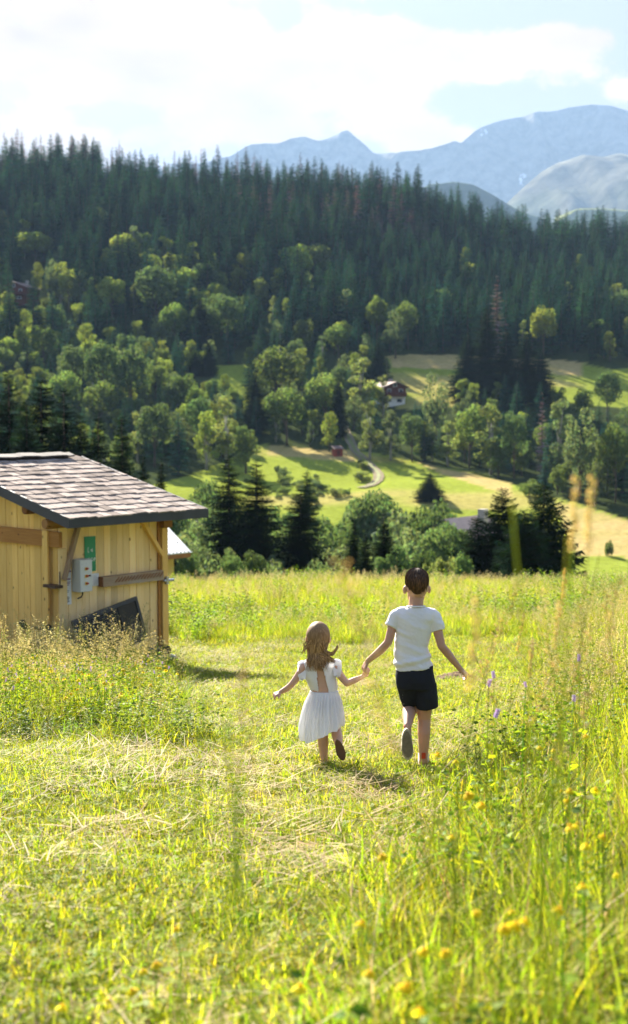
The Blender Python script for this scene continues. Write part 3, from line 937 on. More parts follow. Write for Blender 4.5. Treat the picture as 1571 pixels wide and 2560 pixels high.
# near dark spruces behind the meadow edge
NEAR = [(18, 893, 72, 190, 0, 'black-green near spruce at the left edge, behind the hut roof'),
        (100, 903, 75, 190, 1, 'tall near spruce behind the hut roof, second from the left edge'),
        (155, 925, 70, 150, 2, 'near spruce behind the hut roof, third from the left edge'),
        (-70, 900, 72, 180, 3, 'near spruce cut by the left edge of the picture'),
        (60, 955, 66, 150, 2, 'near spruce low behind the hut roof between the two tallest at left'),
        (195, 990, 67, 110, 1, 'near spruce behind the hut roof just left of the small pair'),
        (235, 988, 68, 110, 0, 'left one of the pair of small near spruces above the hut roof slope'),
        (294, 990, 66, 112, 2, 'right one of the pair of small near spruces above the hut roof slope'),
        (345, 1082, 62, 50, 1, 'small young spruce just above the hut roof slope'),
        (388, 1100, 61, 50, 3, 'young spruce above the lower end of the hut roof'),
        (550, 1088, 80, 135, 2, 'left one of two tall dark spruces right of the hut'),
        (616, 1103, 78, 150, 0, 'right one of two tall dark spruces right of the hut'),
        (738, 1128, 96, 92, 3, 'spruce rising behind the single spruce at centre'),
        (722, 1172, 74, 130, 1, 'single dark spruce left of the picture centre at the meadow edge'),
        (852, 1240, 62, 62, 2, 'small spruce at the meadow edge above the girl'),
        (926, 1228, 64, 80, 0, 'small spruce at the meadow edge left above the boy'),
        (880, 1275, 60, 50, 1, 'lowest small spruce between two others at the meadow edge')]
for (cx, top, Y, w, v, lab) in NEAR:
    p, hh = place(cx, top, Y)
    wm = w * DSP * Y / FPX
    tree_parts('spruce_tree', near_spruce[v], p, hh, 1.75 * wm / (hh * .5), random.uniform(0, 6.28), lab, 'spruce')
for (cx, top, Y, w, v, lab) in [(1212, 1172, 62, 215, 0, 'dark spreading spruce at the meadow edge, left of the right-hand pair'),
                                (1312, 1155, 60, 240, 1, 'dark spreading spruce at the meadow edge, right of the right-hand pair'),
                                (1150, 1238, 63, 200, 1, 'low dark spruce left of the right-hand pair at the meadow edge'),
                                (1262, 1225, 57, 210, 0, 'low dark spruce filling the gap of the right-hand pair')]:
    p, hh = place(cx, top, Y)
    tree_parts('spruce_tree', wide_spruce[v], p, hh, w * DSP * Y / FPX / (hh * .85), random.uniform(0, 6.28), lab, 'spruce')

# willow thicket in the dip behind the meadow
env = np.array([(400, 1200), (430, 1185), (470, 1135), (520, 1160), (650, 1215), (700, 1205), (760, 1235), (800, 1212), (840, 1186), (900, 1170), (960, 1172), (1020, 1182), (1080, 1208), (1120, 1262), (1200, 1300), (1320, 1310), (1400, 1330)], float)
rb = random.Random(5)
for k in range(84):
    cx = rb.uniform(405, 1130)
    lo = np.interp(cx, env[:, 0], env[:, 1])
    top = lo + (1332 - lo) * rb.random() ** 1.3
    Y = float(np.interp(top, [1150, 1330], [150, 58])) + rb.uniform(-4, 4)
    p, hh = place(cx, top, Y)
    kind = rb.choice(['bush', 'round', 'bush', 'birch' if cx < 560 else 'round'])
    w = rb.uniform(60, 110) * (0.8 + .2 * (Y > 100))
    wm = max(w * DSP * Y / FPX, hh * TWIG_W[kind] * .62)
    tree_parts('willow_bush', TREES[kind][{'bush': 0, 'round': 2, 'birch': 2}[kind]], p, hh, wm / (hh * TWIG_W[kind]), rb.uniform(0, 6.28),
               'grey-green willow bush in the thicket beyond the meadow edge', 'bush', 'willow thicket beyond the meadow')
for (cx, top, Y, w, v, lab) in [(1072, 1318, 50, 74, 2, 'fresh light green bush at the meadow edge right above the boy'), (1030, 1335, 49, 40, 2, 'small light green bush touching the meadow edge above the boy')]:
    p, hh = place(cx, top, Y)
    tree_parts('bush', TREES['bush'][v], p, hh, w * DSP * Y / FPX / (hh * 1.3), 1.0, lab, 'bush')

# ------------------------------------------------------------------ the wood on the hillside
def proj(x, y, z):
    vy = y * math.cos(PITCH) - (z - CAM_Z) * math.sin(PITCH); vz = y * math.sin(PITCH) + (z - CAM_Z) * math.cos(PITCH)
    return (IMG_W / 2 + FPX * x / vy) / DSP, (IMG_H / 2 - FPX * vz / vy) / DSP
def build_wood():
    pts = []
    r = np.random.default_rng(3)
    y = 150.0
    while y < 628:
        sp = 4.9 + 0.0032 * (y - 150)
        xs = np.arange(-0.31 * y, 0.31 * y, sp)
        xs = xs + r.uniform(-.42, .42, len(xs)) * sp
        yy = y + r.uniform(-.42, .42, len(xs)) * sp
        pts.append(np.stack([xs, yy], 1)); y += sp * 1.02
    P = np.concatenate(pts)
    x, y = P[:, 0], P[:, 1]
    bad = inpoly(x, y, LOWER_FIELD) | inpoly(x, y, UPPER_FIELD) | inpoly(x, y, LEFT_PATCH) | inpoly(x, y, TRACK_GAP)
    # keep house plots clear
    for (hx, hy, rad) in PLOTS: bad |= (x - hx) ** 2 + (y - hy) ** 2 < rad ** 2
    P = P[~bad]; x, y = P[:, 0], P[:, 1]; z = height(x, y)
    u = x / y
    n = len(P)
    hgt = r.uniform(12.5, 22.5, n) * (0.75 + 0.35 * sstep(300, 480, y)) * np.where(y < 345, .72, 1)
    # young even stand on the right flank
    young = (u > 0.03) & (y > 370) & (y < 520)
    hgt = np.where(young, hgt * .72, hgt)
    px, pyb = proj(x, y, z); _, pyt = proj(x, y, z + hgt)
    dec = r.uniform(0, 1, n) < np.where((y < 345), 0.55, np.where((u < -0.02) & (y < 440), 0.36, np.where(y < 430, .10, 0.015)))
    dn = fbm(x * 0.02, y * 0.02, 71, 3)
    dead = (~dec) & (y > 500) & (u < 0.09) & (r.uniform(0, 1, n) < sstep(.38, .54, dn) * .7)
    # do not hide the trees set singly
    keep = np.ones(n, bool)
    for (cx, top, base, w, Y, tx) in taken:
        near = (x - tx) ** 2 + (y - Y) ** 2 < (0.32 * w * DSP * Y / FPX) ** 2
        infront = (y < Y) & (np.abs(px - cx) < w * .42) & (pyt < base - .62 * (base - top)) & (pyb > top)
        keep &= ~(near | infront)
    for (cx0, cx1, top, Y) in CLEAR:     # sight lines to the houses
        keep &= ~((y < Y) & (px > cx0) & (px < cx1) & (pyt < top))
    idx = np.nonzero(keep)[0]
    inframe = np.abs(u) < .245
    con = [i for i in idx if not dec[i] and not dead[i]]
    con_in = sorted([i for i in con if inframe[i]], key=lambda i: y[i] / hgt[i])
    single = set(con_in[:300])
    for i in idx:
        loc = Vector((x[i], y[i], z[i] - .2)); rz = r.uniform(0, 6.28)
        if dec[i]:
            kind = ('round', 'oval', 'birch', 'oval')[int(r.integers(4))]
            hh = hgt[i] * .72; ws = r.uniform(.85, 1.2)
            if not inframe[i] or y[i] > 520: continue
            ms = TREES[kind][int(r.integers(3))]
            e = tree_parts('broadleaf_tree', ms, loc, hh, ws, rz,
                           'broadleaf tree of the mixed wood below the upper pasture' if y[i] < 345 and u[i] > 0 else ('broadleaf tree of the mixed wood at the valley side, left half' if y[i] < 345 else 'broadleaf tree scattered among the spruces of the hillside'), 'tree',
                           'trees of the mixed wood, right' if y[i] < 345 and u[i] > 0 else ('trees of the mixed wood, left' if y[i] < 345 else 'broadleaf trees among the spruces'))
        elif dead[i]:
            if not inframe[i]: continue
            o = link('dry_spruce_tree', dead_spruce[int(r.integers(3))], None, loc); o.rotation_euler.z = rz
            o.scale = (hgt[i] * r.uniform(.8, 1.05), hgt[i] * r.uniform(.8, 1.05), hgt[i] * 1.0)
            tag(o, 'brown-grey dying spruce in the upper forest below the skyline', 'spruce', 'dying spruces of the upper forest')
        elif i in single:
            o = link('spruce_tree', far_spruce[int(r.integers(6))], None, loc); o.rotation_euler.z = rz
            w = hgt[i] * r.uniform(.95, 1.25); o.scale = (w, w, hgt[i])
            if y[i] < 345: tag(o, 'dark spruce of the mixed wood around the pastures', 'spruce', 'spruces of the mixed wood')
            else: tag(o, 'dark green spruce in the lower rows of the hillside forest', 'spruce', 'spruces of the forest foot')
    rest = np.array([i for i in con if i not in single] + [i for i in idx if dead[i] and not inframe[i]])
    L = np.stack([x[rest], y[rest], z[rest] - .2], 1)
    w = hgt[rest] * r.uniform(.95, 1.25, len(rest))
    scatter('spruce_forest', L, np.stack([np.zeros(len(rest)), np.zeros(len(rest)), r.uniform(0, 6.28, len(rest))], 1), np.stack([w, w, hgt[rest]], 1),
            r.integers(0, 6, len(rest)), far_spruce, 'dense dark spruce forest covering the hillside up to the skyline', 'forest')

def scatter(name, pts, rot, scl, idx, meshes, label, cat):
    """many small copies as one object that nobody could count"""
    me = bpy.data.meshes.new(name)
    n = len(pts)
    me.vertices.add(n); me.vertices.foreach_set('co', np.asarray(pts, np.float32).ravel())
    for nm, arr, ty, key in (('rot', rot, 'FLOAT_VECTOR', 'vector'), ('scl', scl, 'FLOAT_VECTOR', 'vector'), ('idx', idx, 'INT', 'value')):
        a = me.attributes.new(nm, ty, 'POINT')
        a.data.foreach_set(key, np.asarray(arr, np.int32 if ty == 'INT' else np.float32).ravel())
    o = link(name, me)
    ng = bpy.data.node_groups.new(name + '_nodes', 'GeometryNodeTree')
    ng.interface.new_socket('Geometry', in_out='INPUT', socket_type='NodeSocketGeometry')
    ng.interface.new_socket('Geometry', in_out='OUTPUT', socket_type='NodeSocketGeometry')
    N = ng.nodes; Lk = ng.links
    gi = N.new('NodeGroupInput'); go = N.new('NodeGroupOutput')
    jn = N.new('GeometryNodeJoinGeometry')
    for k, m in enumerate(meshes):
        src = bpy.data.objects.new(m.name + '_source', m)
        oi = N.new('GeometryNodeObjectInfo'); oi.inputs['Object'].default_value = src
        oi.inputs['As Instance'].default_value = True
        Lk.new(oi.outputs['Geometry'], jn.inputs[0])
    ip = N.new('GeometryNodeInstanceOnPoints')
    ip.inputs['Pick Instance'].default_value = True
    def att(nm, ty):
        a = N.new('GeometryNodeInputNamedAttribute'); a.data_type = ty; a.inputs['Name'].default_value = nm
        return a.outputs['Attribute']
    e2r = N.new('FunctionNodeEulerToRotation')
    Lk.new(att('rot', 'FLOAT_VECTOR'), e2r.inputs[0])
    Lk.new(gi.outputs[0], ip.inputs['Points']); Lk.new(jn.outputs[0], ip.inputs['Instance'])
    Lk.new(att('idx', 'INT'), ip.inputs['Instance Index']); Lk.new(e2r.outputs[0], ip.inputs['Rotation']); Lk.new(att('scl', 'FLOAT_VECTOR'), ip.inputs['Scale'])
    Lk.new(ip.outputs[0], go.inputs[0])
    md = o.modifiers.new('copies', 'NODES'); md.node_group = ng
    return tag(o, label, cat, kind='stuff')

_ch = hit(948 * DSP, 978 * DSP, 150); _rh = hit(812 * DSP, 1096 * DSP, 150); _lh = hit(48 * DSP, 735 * DSP, 150)
PLOTS = [(_ch.x, _ch.y, 9), (_rh.x, _rh.y, 4), (_lh.x, _lh.y, 9)]
CLEAR = [(912, 982, 985, _ch.y), (30, 72, 716, _lh.y), (800, 826, 1100, _rh.y), (982, 1110, 962, 345), (1300, 1512, 955, 330)]
build_wood()
# ------------------------------------------------------------------ wooden hut
W_PALE = wood_mat('pale_spruce_boards', (0.93, 0.71, 0.37), (0.84, 0.58, 0.25), rnd=.2, knot=(.16,.08,.03))
W_GOLD = wood_mat('golden_boards', (0.84, 0.57, 0.20), (0.70, 0.43, 0.12), rnd=.2, knot=(.14,.06,.02))
W_BEAM = wood_mat('brown_beam', (0.42, 0.21, 0.06), (0.29, 0.13, 0.035), along='Y')
W_BEAMX = wood_mat('brown_beam_long', (0.36, 0.19, 0.07), (0.24, 0.115, 0.04), along='X')
W_GREY = wood_mat('weathered_bar', (0.40, 0.30, 0.20), (0.27, 0.18, 0.11), along='X', stain=0.5)
W_END = plain_mat('end_grain', (0.22, 0.10, 0.045), 0.8, 0.15, 30, 0.3)
W_SHINGLE = wood_mat('weathered_shingle', (0.40, 0.345, 0.30), (0.25, 0.205, 0.175), along='Y', rnd=0.34, knots=False, rough=0.9, spec=0.0, grain=1.3)
M_DARKFASCIA = plain_mat('dark_fascia', (0.035, 0.038, 0.045), 0.5, 0.4, 3, 0.25, 0.1)
M_ROOFBOARD = wood_mat('roof_boards', (0.40, 0.24, 0.09), (0.28, 0.15, 0.05), along='X')
M_BLACK = plain_mat('black_iron', (0.012, 0.012, 0.013), 0.5, 0.4, 20, 0.2)
M_RUST = plain_mat('brown_iron', (0.06, 0.028, 0.016), 0.6, 0.4, 20, 0.3)
M_STONE = plain_mat('footing_stone', (0.36, 0.34, 0.31), 0.9, 0.15, 7, 0.3, 0.6)
M_GREYBOX = plain_mat('grey_enamel', (0.50, 0.50, 0.46), 0.4, 0.4, 4, 0.05)
M_GREYFRONT = plain_mat('pale_enamel', (0.60, 0.62, 0.60), 0.4, 0.4, 4, 0.05)
M_RED = plain_mat('red_plastic', (0.42, 0.03, 0.02), 0.35, 0.5)
M_YEL = plain_mat('yellow_plastic', (0.70, 0.45, 0.04), 0.4, 0.5)
M_GREENSIGN = plain_mat('green_enamel', (0.025, 0.27, 0.13), 0.4, 0.4, 5, 0.08)
M_WHITE = plain_mat('white_paint', (0.80, 0.80, 0.78), 0.5, 0.3)
M_PAPER = plain_mat('paper', (0.74, 0.74, 0.72), 0.6, 0.3, 8, 0.05)
M_INK = plain_mat('black_ink', (0.02, 0.02, 0.025), 0.6, 0.2)
M_PURPLE = plain_mat('purple_ink', (0.16, 0.03, 0.10), 0.6, 0.2)
M_ZINC = plain_mat('zinc', (0.42, 0.43, 0.45), 0.4, 0.5, 8, 0.15, metallic=0.7)

HUT_A = Vector((-3.908, 20.0, -2.53)); HUT_RZ = math.radians(48)
hut = empty('wooden_hut', HUT_A, HUT_RZ)
tag(hut, 'small hut of yellow spruce boards with grey shingle roof at the left', 'hut')
Lx, Ly = 2.05, 5.36
Z0, ZE = 0.33, 2.62           # sill, wall top
SL = 0.24                     # roof slope
def roof_z(y): return 2.60 + (min(y, 2.68) + 0.6) * SL - max(0, y - 2.68) * SL
r5 = random.Random(12)
M_CORE = plain_mat('inner_wall', (0.10, 0.06, 0.03), 0.9, 0.1)
# dark inner box behind the boards
b = MB()
b.add([(.04, .04, Z0), (Lx - .02, .04, Z0), (Lx - .02, Ly, Z0), (.04, Ly, Z0), (.04, .04, roof_z(0) - .14), (Lx - .02, .04, roof_z(0) - .14), (Lx - .02, 2.68, roof_z(2.68) - .14), (.04, 2.68, roof_z(2.68) - .14), (Lx - .02, Ly, roof_z(0) - .14), (.04, Ly, roof_z(0) - .14)],
      [(0, 1, 5, 4), (1, 2, 8, 6, 5), (2, 3, 9, 8), (3, 0, 4, 7, 9)])
wallr = b.build('wall', M_CORE, hut)
# boards of the eaves wall
x = 0.0; k = 0
while x < Lx - .03:
    w = min(r5.uniform(.125, .165), Lx - x)
    m = MB(); dy = r5.uniform(-.004, .004)
    m.box((0, -.012 + dy, Z0), (w - .005, .03, roof_z(0) - .13 + dy))
    m.build('board', W_PALE, wallr, loc=(x, 0, 0)); x += w
# boards of the gable wall, tops follow the roof
y = 0.04; k = 0
while y < Ly - .05:
    w = min(r5.uniform(.12, .19), Ly - y)
    m = MB(); dx = r5.uniform(-.005, .005)
    za, zb = roof_z(y) - .13, roof_z(y + w) - .13
    x0, x1 = -.014 + dx, .03
    m.add([(x0, 0, Z0), (x1, 0, Z0), (x1, w - .006, Z0), (x0, w - .006, Z0), (x0, 0, za), (x1, 0, za), (x1, w - .006, zb), (x0, w - .006, zb)],
          [(3,2,1,0),(4,5,6,7),(0,1,5,4),(1,2,6,5),(2,3,7,6),(3,0,4,7)])
    m.build('board', W_GOLD, wallr, loc=(0, y, 0)); y += w
# gable wall: tie beam, post, knee, corner boards
def part(name, fn, mat, parent=None):
    m = MB(); fn(m); return m.build(name, mat, parent or hut)
part('tie_beam', lambda m: m.box((-.075, -.09, 2.12), (-.016, Ly + .05, 2.36)), W_BEAM)
part('post', lambda m: m.box((-.105, .17, .95), (-.077, .30, 2.37)), W_GOLD)
part('corner_board', lambda m: m.box((-.045, -.046, Z0 - .02), (.10, -.016, 2.10)), W_PALE)
part('post', lambda m: m.box((Lx - .02, -.07, Z0 - .03), (Lx + .10, .06, 2.46)), W_GOLD)
part('trim_strip', lambda m: m.box((Lx - .09, -.045, Z0), (Lx - .045, -.014, 2.5)), W_BEAM)
# top plate with its round end, purlin end under the gable
def log(m, p, q, r): m.tube([p, Vector(p).lerp(Vector(q), .03), Vector(p).lerp(Vector(q), .97), q], [r * .86, r, r, r * .86], 12)
part('top_plate', lambda m: log(m, (-.30, -.03, 2.50), (Lx + .20, -.03, 2.50), .085), W_BEAMX)
part('purlin', lambda m: log(m, (-.20, .62, 2.68), (.1, .62, 2.68), .075), W_END)
part('log_end', lambda m: m.box((Lx - .06, -.16, 2.30), (Lx + .12, -.02, 2.46)), W_BEAMX)
part('sill_end', lambda m: m.tube([(Lx - .02, -.16, .26), (Lx - .02, .08, .26)], [.09, .09], 12), M_BLACK)
part('sill_beam', lambda m: m.box((-.05, -.055, .20), (Lx + .04, .03, Z0 - .005)), wood_mat('grey_sill', (0.30, 0.26, 0.22), (0.18, 0.15, 0.12), along='X', stain=.6))
part('brace', lambda m: m.bar((.02, -.075, 1.62), (.30, -.075, 2.42), .06, .075, (0, -1, 0)), wood_mat('grey_brace', (0.44, 0.33, 0.22), (0.30, 0.20, 0.12), along='Z', stain=.5))
part('brace', lambda m: m.bar((Lx - .01, -.06, 1.83), (Lx - .47, -.06, 2.47), .06, .08, (0, -1, 0)), W_GOLD)
# notched holding bar on the wall
nb = part('notched_bar', lambda m: m.box((.74, -.13, 1.44), (2.0, -.014, 1.60)), W_GREY)
part('bar_end', lambda m: m.box((.725, -.128, 1.442), (.738, -.016, 1.598)), W_END, nb)
for k in range(15):
    part('notch', lambda m: m.bar((.98 + k * .066, -.134, 1.50), (1.06 + k * .066, -.134, 1.57), .006, .018, (0, 0, 1)), W_END, nb)
# iron: hinge straps with round ends, bracket, latch
hg = part('iron_strap', lambda m: m.box((-.035, .30, .80), (-.020, .92, .83)), M_BLACK)
for yy in (.26, .95):
    def disc(m, yy=yy):
        m.tube([(-.045, yy, .815), (-.018, yy, .815)], [.085, .085], 20)
    part('iron_disc', disc, M_BLACK, hg)
part('bracket', lambda m: (m.box((-.16, -.10, 1.50), (-.02, .22, 1.545)), m.box((-.05, -.06, 1.545), (-.035, -.045, 1.75))), M_RUST)
lt = part('latch', lambda m: m.box((Lx + .02, -.125, 1.36), (Lx + .07, -.072, 1.48)), M_ZINC)
part('bolt', lambda m: m.tube([(Lx - .02, -.10, 1.42), (Lx + .19, -.10, 1.42)], [.025, .025], 8), M_ZINC, lt)
part('hook', lambda m: m.tube([(Lx + .10, -.05, 1.06), (Lx + .16, -.07, 1.05), (Lx + .17, -.08, 1.0)], [.012, .012, .01], 6), M_BLACK)
# footing of rough stones
ft = empty('footing'); ft.parent = hut
def stone(parent, c, s, seed):
    m = MB(); rr = random.Random(seed); n = 8
    vs = []; fs = []
    for i, (zz, rad) in enumerate(((-.5, .78), (-.3, 1), (.3, 1), (.5, .8))):
        for k in range(n):
            a = 2 * PI * k / n + .4
            sx = abs(math.cos(a)) ** .5 * (1 if math.cos(a) > 0 else -1); sy = abs(math.sin(a)) ** .5 * (1 if math.sin(a) > 0 else -1)
            vs.append((sx * .5 * s[0] * rad * rr.uniform(.92, 1.06), sy * .5 * s[1] * rad * rr.uniform(.92, 1.06), zz * s[2]))
    for i in range(3):
        for k in range(n): fs.append((i*n+k, i*n+(k+1) % n, (i+1)*n+(k+1) % n, (i+1)*n+k))
    fs += [tuple(range(n-1, -1, -1)), tuple(range(3*n, 4*n))]
    m.add(vs, fs)
    o = m.build('stone', M_STONE, parent, True); o.location = c
xx = .1
i = 0
while xx < Lx + .1:
    w = r5.uniform(.24, .38)
    for zz in (.10, -.08):
        stone(ft, (xx, -.03 + r5.uniform(-.02, .02), zz), (w * .98, .3, .19), i); i += 1
    xx += w
stone(ft, (Lx + .14, -.06, .0), (.22, .26, .30), 91)
yy = .3
while yy < 3.2:
    w = r5.uniform(.26, .4)
    stone(ft, (.0, yy, .09), (.26, w, .32), i); i += 1; yy += w
# roof: deck, fascia, shingles, ridge cap
RX0, RX1 = -.27, Lx + .48
roof = part('roof', lambda m: (m.add([(RX0+.02, -.58, roof_z(-.6)-.10), (RX1-.02, -.58, roof_z(-.6)-.10), (RX1-.02, 2.68, roof_z(2.68)-.10), (RX0+.02, 2.68, roof_z(2.68)-.10), (RX0+.02, -.58, roof_z(-.6)-.03), (RX1-.02, -.58, roof_z(-.6)-.03), (RX1-.02, 2.68, roof_z(2.68)-.03), (RX0+.02, 2.68, roof_z(2.68)-.03)], [(3,2,1,0),(4,5,6,7),(0,1,5,4),(1,2,6,5),(2,3,7,6),(3,0,4,7)]),
      m.add([(RX0, 2.69, roof_z(2.68)-.10), (RX1, 2.69, roof_z(2.68)-.10), (RX1, 5.96, roof_z(-.6)-.10), (RX0, 5.96, roof_z(-.6)-.10), (RX0, 2.69, roof_z(2.68)), (RX1, 2.69, roof_z(2.68)), (RX1, 5.96, roof_z(-.6)), (RX0, 5.96, roof_z(-.6))], [(3,2,1,0),(4,5,6,7),(0,1,5,4),(1,2,6,5),(2,3,7,6),(3,0,4,7)])), M_ROOFBOARD)
part('fascia', lambda m: m.box((RX0 - .02, -.625, roof_z(-.6) - .135), (RX1 + .02, -.59, roof_z(-.6) + .012)), M_DARKFASCIA, roof)
def rake(m, xx, th=.035):
    za, zb = roof_z(-.6), roof_z(2.68)
    m.add([(xx, -.588, za - .14), (xx + th, -.588, za - .14), (xx + th, 2.68, zb - .14), (xx, 2.68, zb - .14), (xx, -.588, za + .02), (xx + th, -.588, za + .02), (xx + th, 2.68, zb + .02), (xx, 2.68, zb + .02)], [(3,2,1,0),(4,5,6,7),(0,1,5,4),(1,2,6,5),(2,3,7,6),(3,0,4,7)])
part('rake_board', lambda m: rake(m, RX0 - .02), M_DARKFASCIA, roof)
part('rake_board', lambda m: rake(m, RX1 - .016), M_DARKFASCIA, roof)
sl_len = math.hypot(3.28, 3.28 * SL); ang = math.atan(SL)
shingle_meshes = []
for k in range(12):
    m = MB(); w = 1.0; L = .44; th = .020; j = [r5.uniform(-.018, .018) for _ in range(4)]
    # tapered: thick butt, thin head; slightly split butt edge; unit width
    m.add([(0, j[0], 0), (.5, j[1], 0), (1, j[2], 0), (1, L, 0), (0, L, 0), (0, j[0], th), (.5, j[1], th * r5.uniform(.9, 1.2)), (1, j[2], th), (1, L, .006), (0, L, .006)],
          [(4, 3, 2, 1, 0), (5, 6, 7, 8, 9), (0, 1, 6, 5), (1, 2, 7, 6), (2, 3, 8, 7), (3, 4, 9, 8), (4, 0, 5, 9)])
    shingle_meshes.append(m.mesh('shingle', W_SHINGLE))
rows = 13; exp_ = (sl_len + .02) / rows
for rrow in range(rows):
    xx = RX0 - .015 + (r5.uniform(-.08, 0) if rrow % 2 else 0)
    s0 = rrow * exp_ - .03
    while xx < RX1:
        w = r5.uniform(.125, .205)
        w = min(w, RX1 + .015 - xx)
        if w < .05: break
        xs = max(xx, RX0 - .015)
        o = link('shingle', r5.choice(shingle_meshes), roof)
        o.scale = (w - .005 - (xs - xx), 1, 1)
        lift = .018 + r5.uniform(0, .012)
        o.rotation_euler = (ang - math.radians(r5.uniform(1.2, 2.4)), r5.uniform(-.012, .012), r5.uniform(-.012, .012))
        s = s0 + r5.uniform(-.018, .018)
        o.location = (xs, -.6 + s * math.cos(ang), roof_z(-.6) - .03 + s * math.sin(ang) + lift + .012)
        xx += w
def cap(m):
    n = 26; vs = []; fs = []
    rr = random.Random(4)
    for i in range(n + 1):
        xx = RX0 - .03 + (RX1 - RX0 - .25) * i / n
        z = roof_z(2.68) + .07 + rr.uniform(-.008, .012)
        for (dy, dz) in ((-.17, -.045), (-.17, -.02), (0, .03), (.17, -.02), (.17, -.045)): vs.append((xx, 2.68 + dy, z + dz))
    for i in range(n):
        for k in range(5): fs.append((i*5+k, i*5+(k+1) % 5, (i+1)*5+(k+1) % 5, (i+1)*5+k))
    fs += [(4, 3, 2, 1, 0), tuple(n*5+k for k in range(5))]
    m.add(vs, fs)
part('ridge_cap', cap, plain_mat('ridge_board', (0.10, 0.085, 0.075), 0.8, 0.2, 9, 0.35, 0.4), roof)

# ------------------------------------------------------------------ things hanging on the hut
HM = Matrix.Translation(HUT_A) @ Matrix.Rotation(HUT_RZ, 4, 'Z')
def hung(name, loc, label, cat):
    e = empty(name, HM @ Vector(loc), HUT_RZ); return tag(e, label, cat)
# control box: body, door, three switches, cable
cb_ = hung('control_box', (.21, -.03, 1.42), 'grey metal control box with red switches on the hut wall', 'control box')
part('body', lambda m: m.box((0, -.19, 0), (.23, -.0, .50)), M_GREYBOX, cb_)
cd = part('door', lambda m: m.box((.004, -.205, .008), (.226, -.192, .492)), M_GREYFRONT, cb_)
for i, (zz, wpl) in enumerate(((.36, 0), (.245, 1), (.13, 0))):
    sw = part('switch_plate', lambda m: m.box((.085, -.212, zz - .024), (.135, -.206, zz + .024)), M_YEL, cd)
    part('switch', lambda m: m.tube([(.115, -.214, zz), (.115, -.25, zz + .004)], [.018, .015], 10), M_RED, cd)
part('label_strip', lambda m: m.box((.145, -.2085, .235), (.20, -.206, .258)), M_INK, cd)
for q in ((.03, .05), (.03, .43), (.12, .44)):
    part('screw', lambda m: m.tube([(q[0], -.206, q[1]), (q[0], -.210, q[1])], [.007, .006], 8), M_ZINC, cd)
part('cable', lambda m: m.tube([(.12, -.10, .002), (.12, -.10, -.05), (.10, -.09, -.09), (.05, -.06, -.115)], [.012, .012, .011, .010], 8), M_BLACK, cb_)

def text_part(body, size, loc, mat, parent, extr=.0015, sx=1.0):
    cu = bpy.data.curves.new('lettering', 'FONT'); cu.body = body; cu.size = size; cu.extrude = extr; cu.resolution_u = 2
    cu.space_character = 1.05
    tmp = bpy.data.objects.new('tmp', cu); COL.objects.link(tmp)
    dg = bpy.context.evaluated_depsgraph_get()
    me = bpy.data.meshes.new_from_object(tmp.evaluated_get(dg))
    bpy.data.objects.remove(tmp)
    me.materials.clear(); me.materials.append(mat)
    o = link('lettering', me, parent); o.location = loc; o.rotation_euler = (PI / 2, 0, 0); o.scale = (sx, 1, 1)
    return o
sg = hung('green_sign', (.46, -.018, 1.70), 'upright green sign with white lettering, partly behind the grey box', 'sign')
part('panel', lambda m: m.box((0, -.012, 0), (.215, 0, .55)), M_GREENSIGN, sg)
text_part('STOP', .085, (.008, -.014, .155), M_WHITE, sg, sx=.98)
def squig(m):
    for pts in ([(.075, .385), (.06, .35), (.055, .31), (.072, .295), (.083, .31), (.068, .325)], [(.10, .34), (.112, .335)], [(.125, .355), (.128, .305)], [(.128, .33), (.15, .36)], [(.13, .33), (.152, .305)], [(.15, .36), (.152, .305)]):
        m.tube([(a, -.014, c) for a, c in pts], .004, 5)
part('emblem', squig, M_WHITE, sg)
p1 = hung('notice', (.065, -.02, 1.22), 'tall narrow white notice with dark band, left of the grey box', 'notice')
part('sheet', lambda m: m.box((0, -.003, 0), (.13, 0, .54)), M_PAPER, p1)
part('band', lambda m: m.box((.02, -.005, .505), (.128, -.0035, .525)), M_PURPLE, p1)
for i, (zz, a, c) in enumerate(((.40, .03, .12), (.385, .02, .11), (.345, .03, .115), (.325, .02, .10), (.30, .03, .09))):
    part('text_line', lambda m: m.box((a, -.005, zz), (c, -.0035, zz + .010)), M_PURPLE, p1)
for i, (zz, a, c) in enumerate(((.215, .02, .085), (.195, .02, .08))):
    part('text_line', lambda m: m.box((a, -.005, zz), (c, -.0035, zz + .006)), M_INK, p1)
def mark(m):
    for pts in ([(.035, .12), (.06, .125), (.058, .095), (.035, .09), (.062, .085)], [(.07, .12), (.085, .10), (.072, .085)], [(.04, .07), (.03, .05), (.05, .04), (.06, .06), (.045, .068)], [(.07, .07), (.085, .055), (.07, .04)]):
        m.tube([(a, -.005, c) for a, c in pts], .0055, 5)
part('emblem', mark, M_INK, p1)
p2 = hung('notice', (.60, -.02, 1.46), 'small white notice right of the grey box below the green sign', 'notice')
part('sheet', lambda m: m.box((0, -.003, 0), (.135, 0, .2)), M_PAPER, p2)
for i in range(6):
    part('text_line', lambda m: m.box((.025, -.005, .03 + i * .025), (.10 - .02 * (i % 2), -.0035, .034 + i * .025)), plain_mat('grey_ink', (.3, .32, .36)), p2)
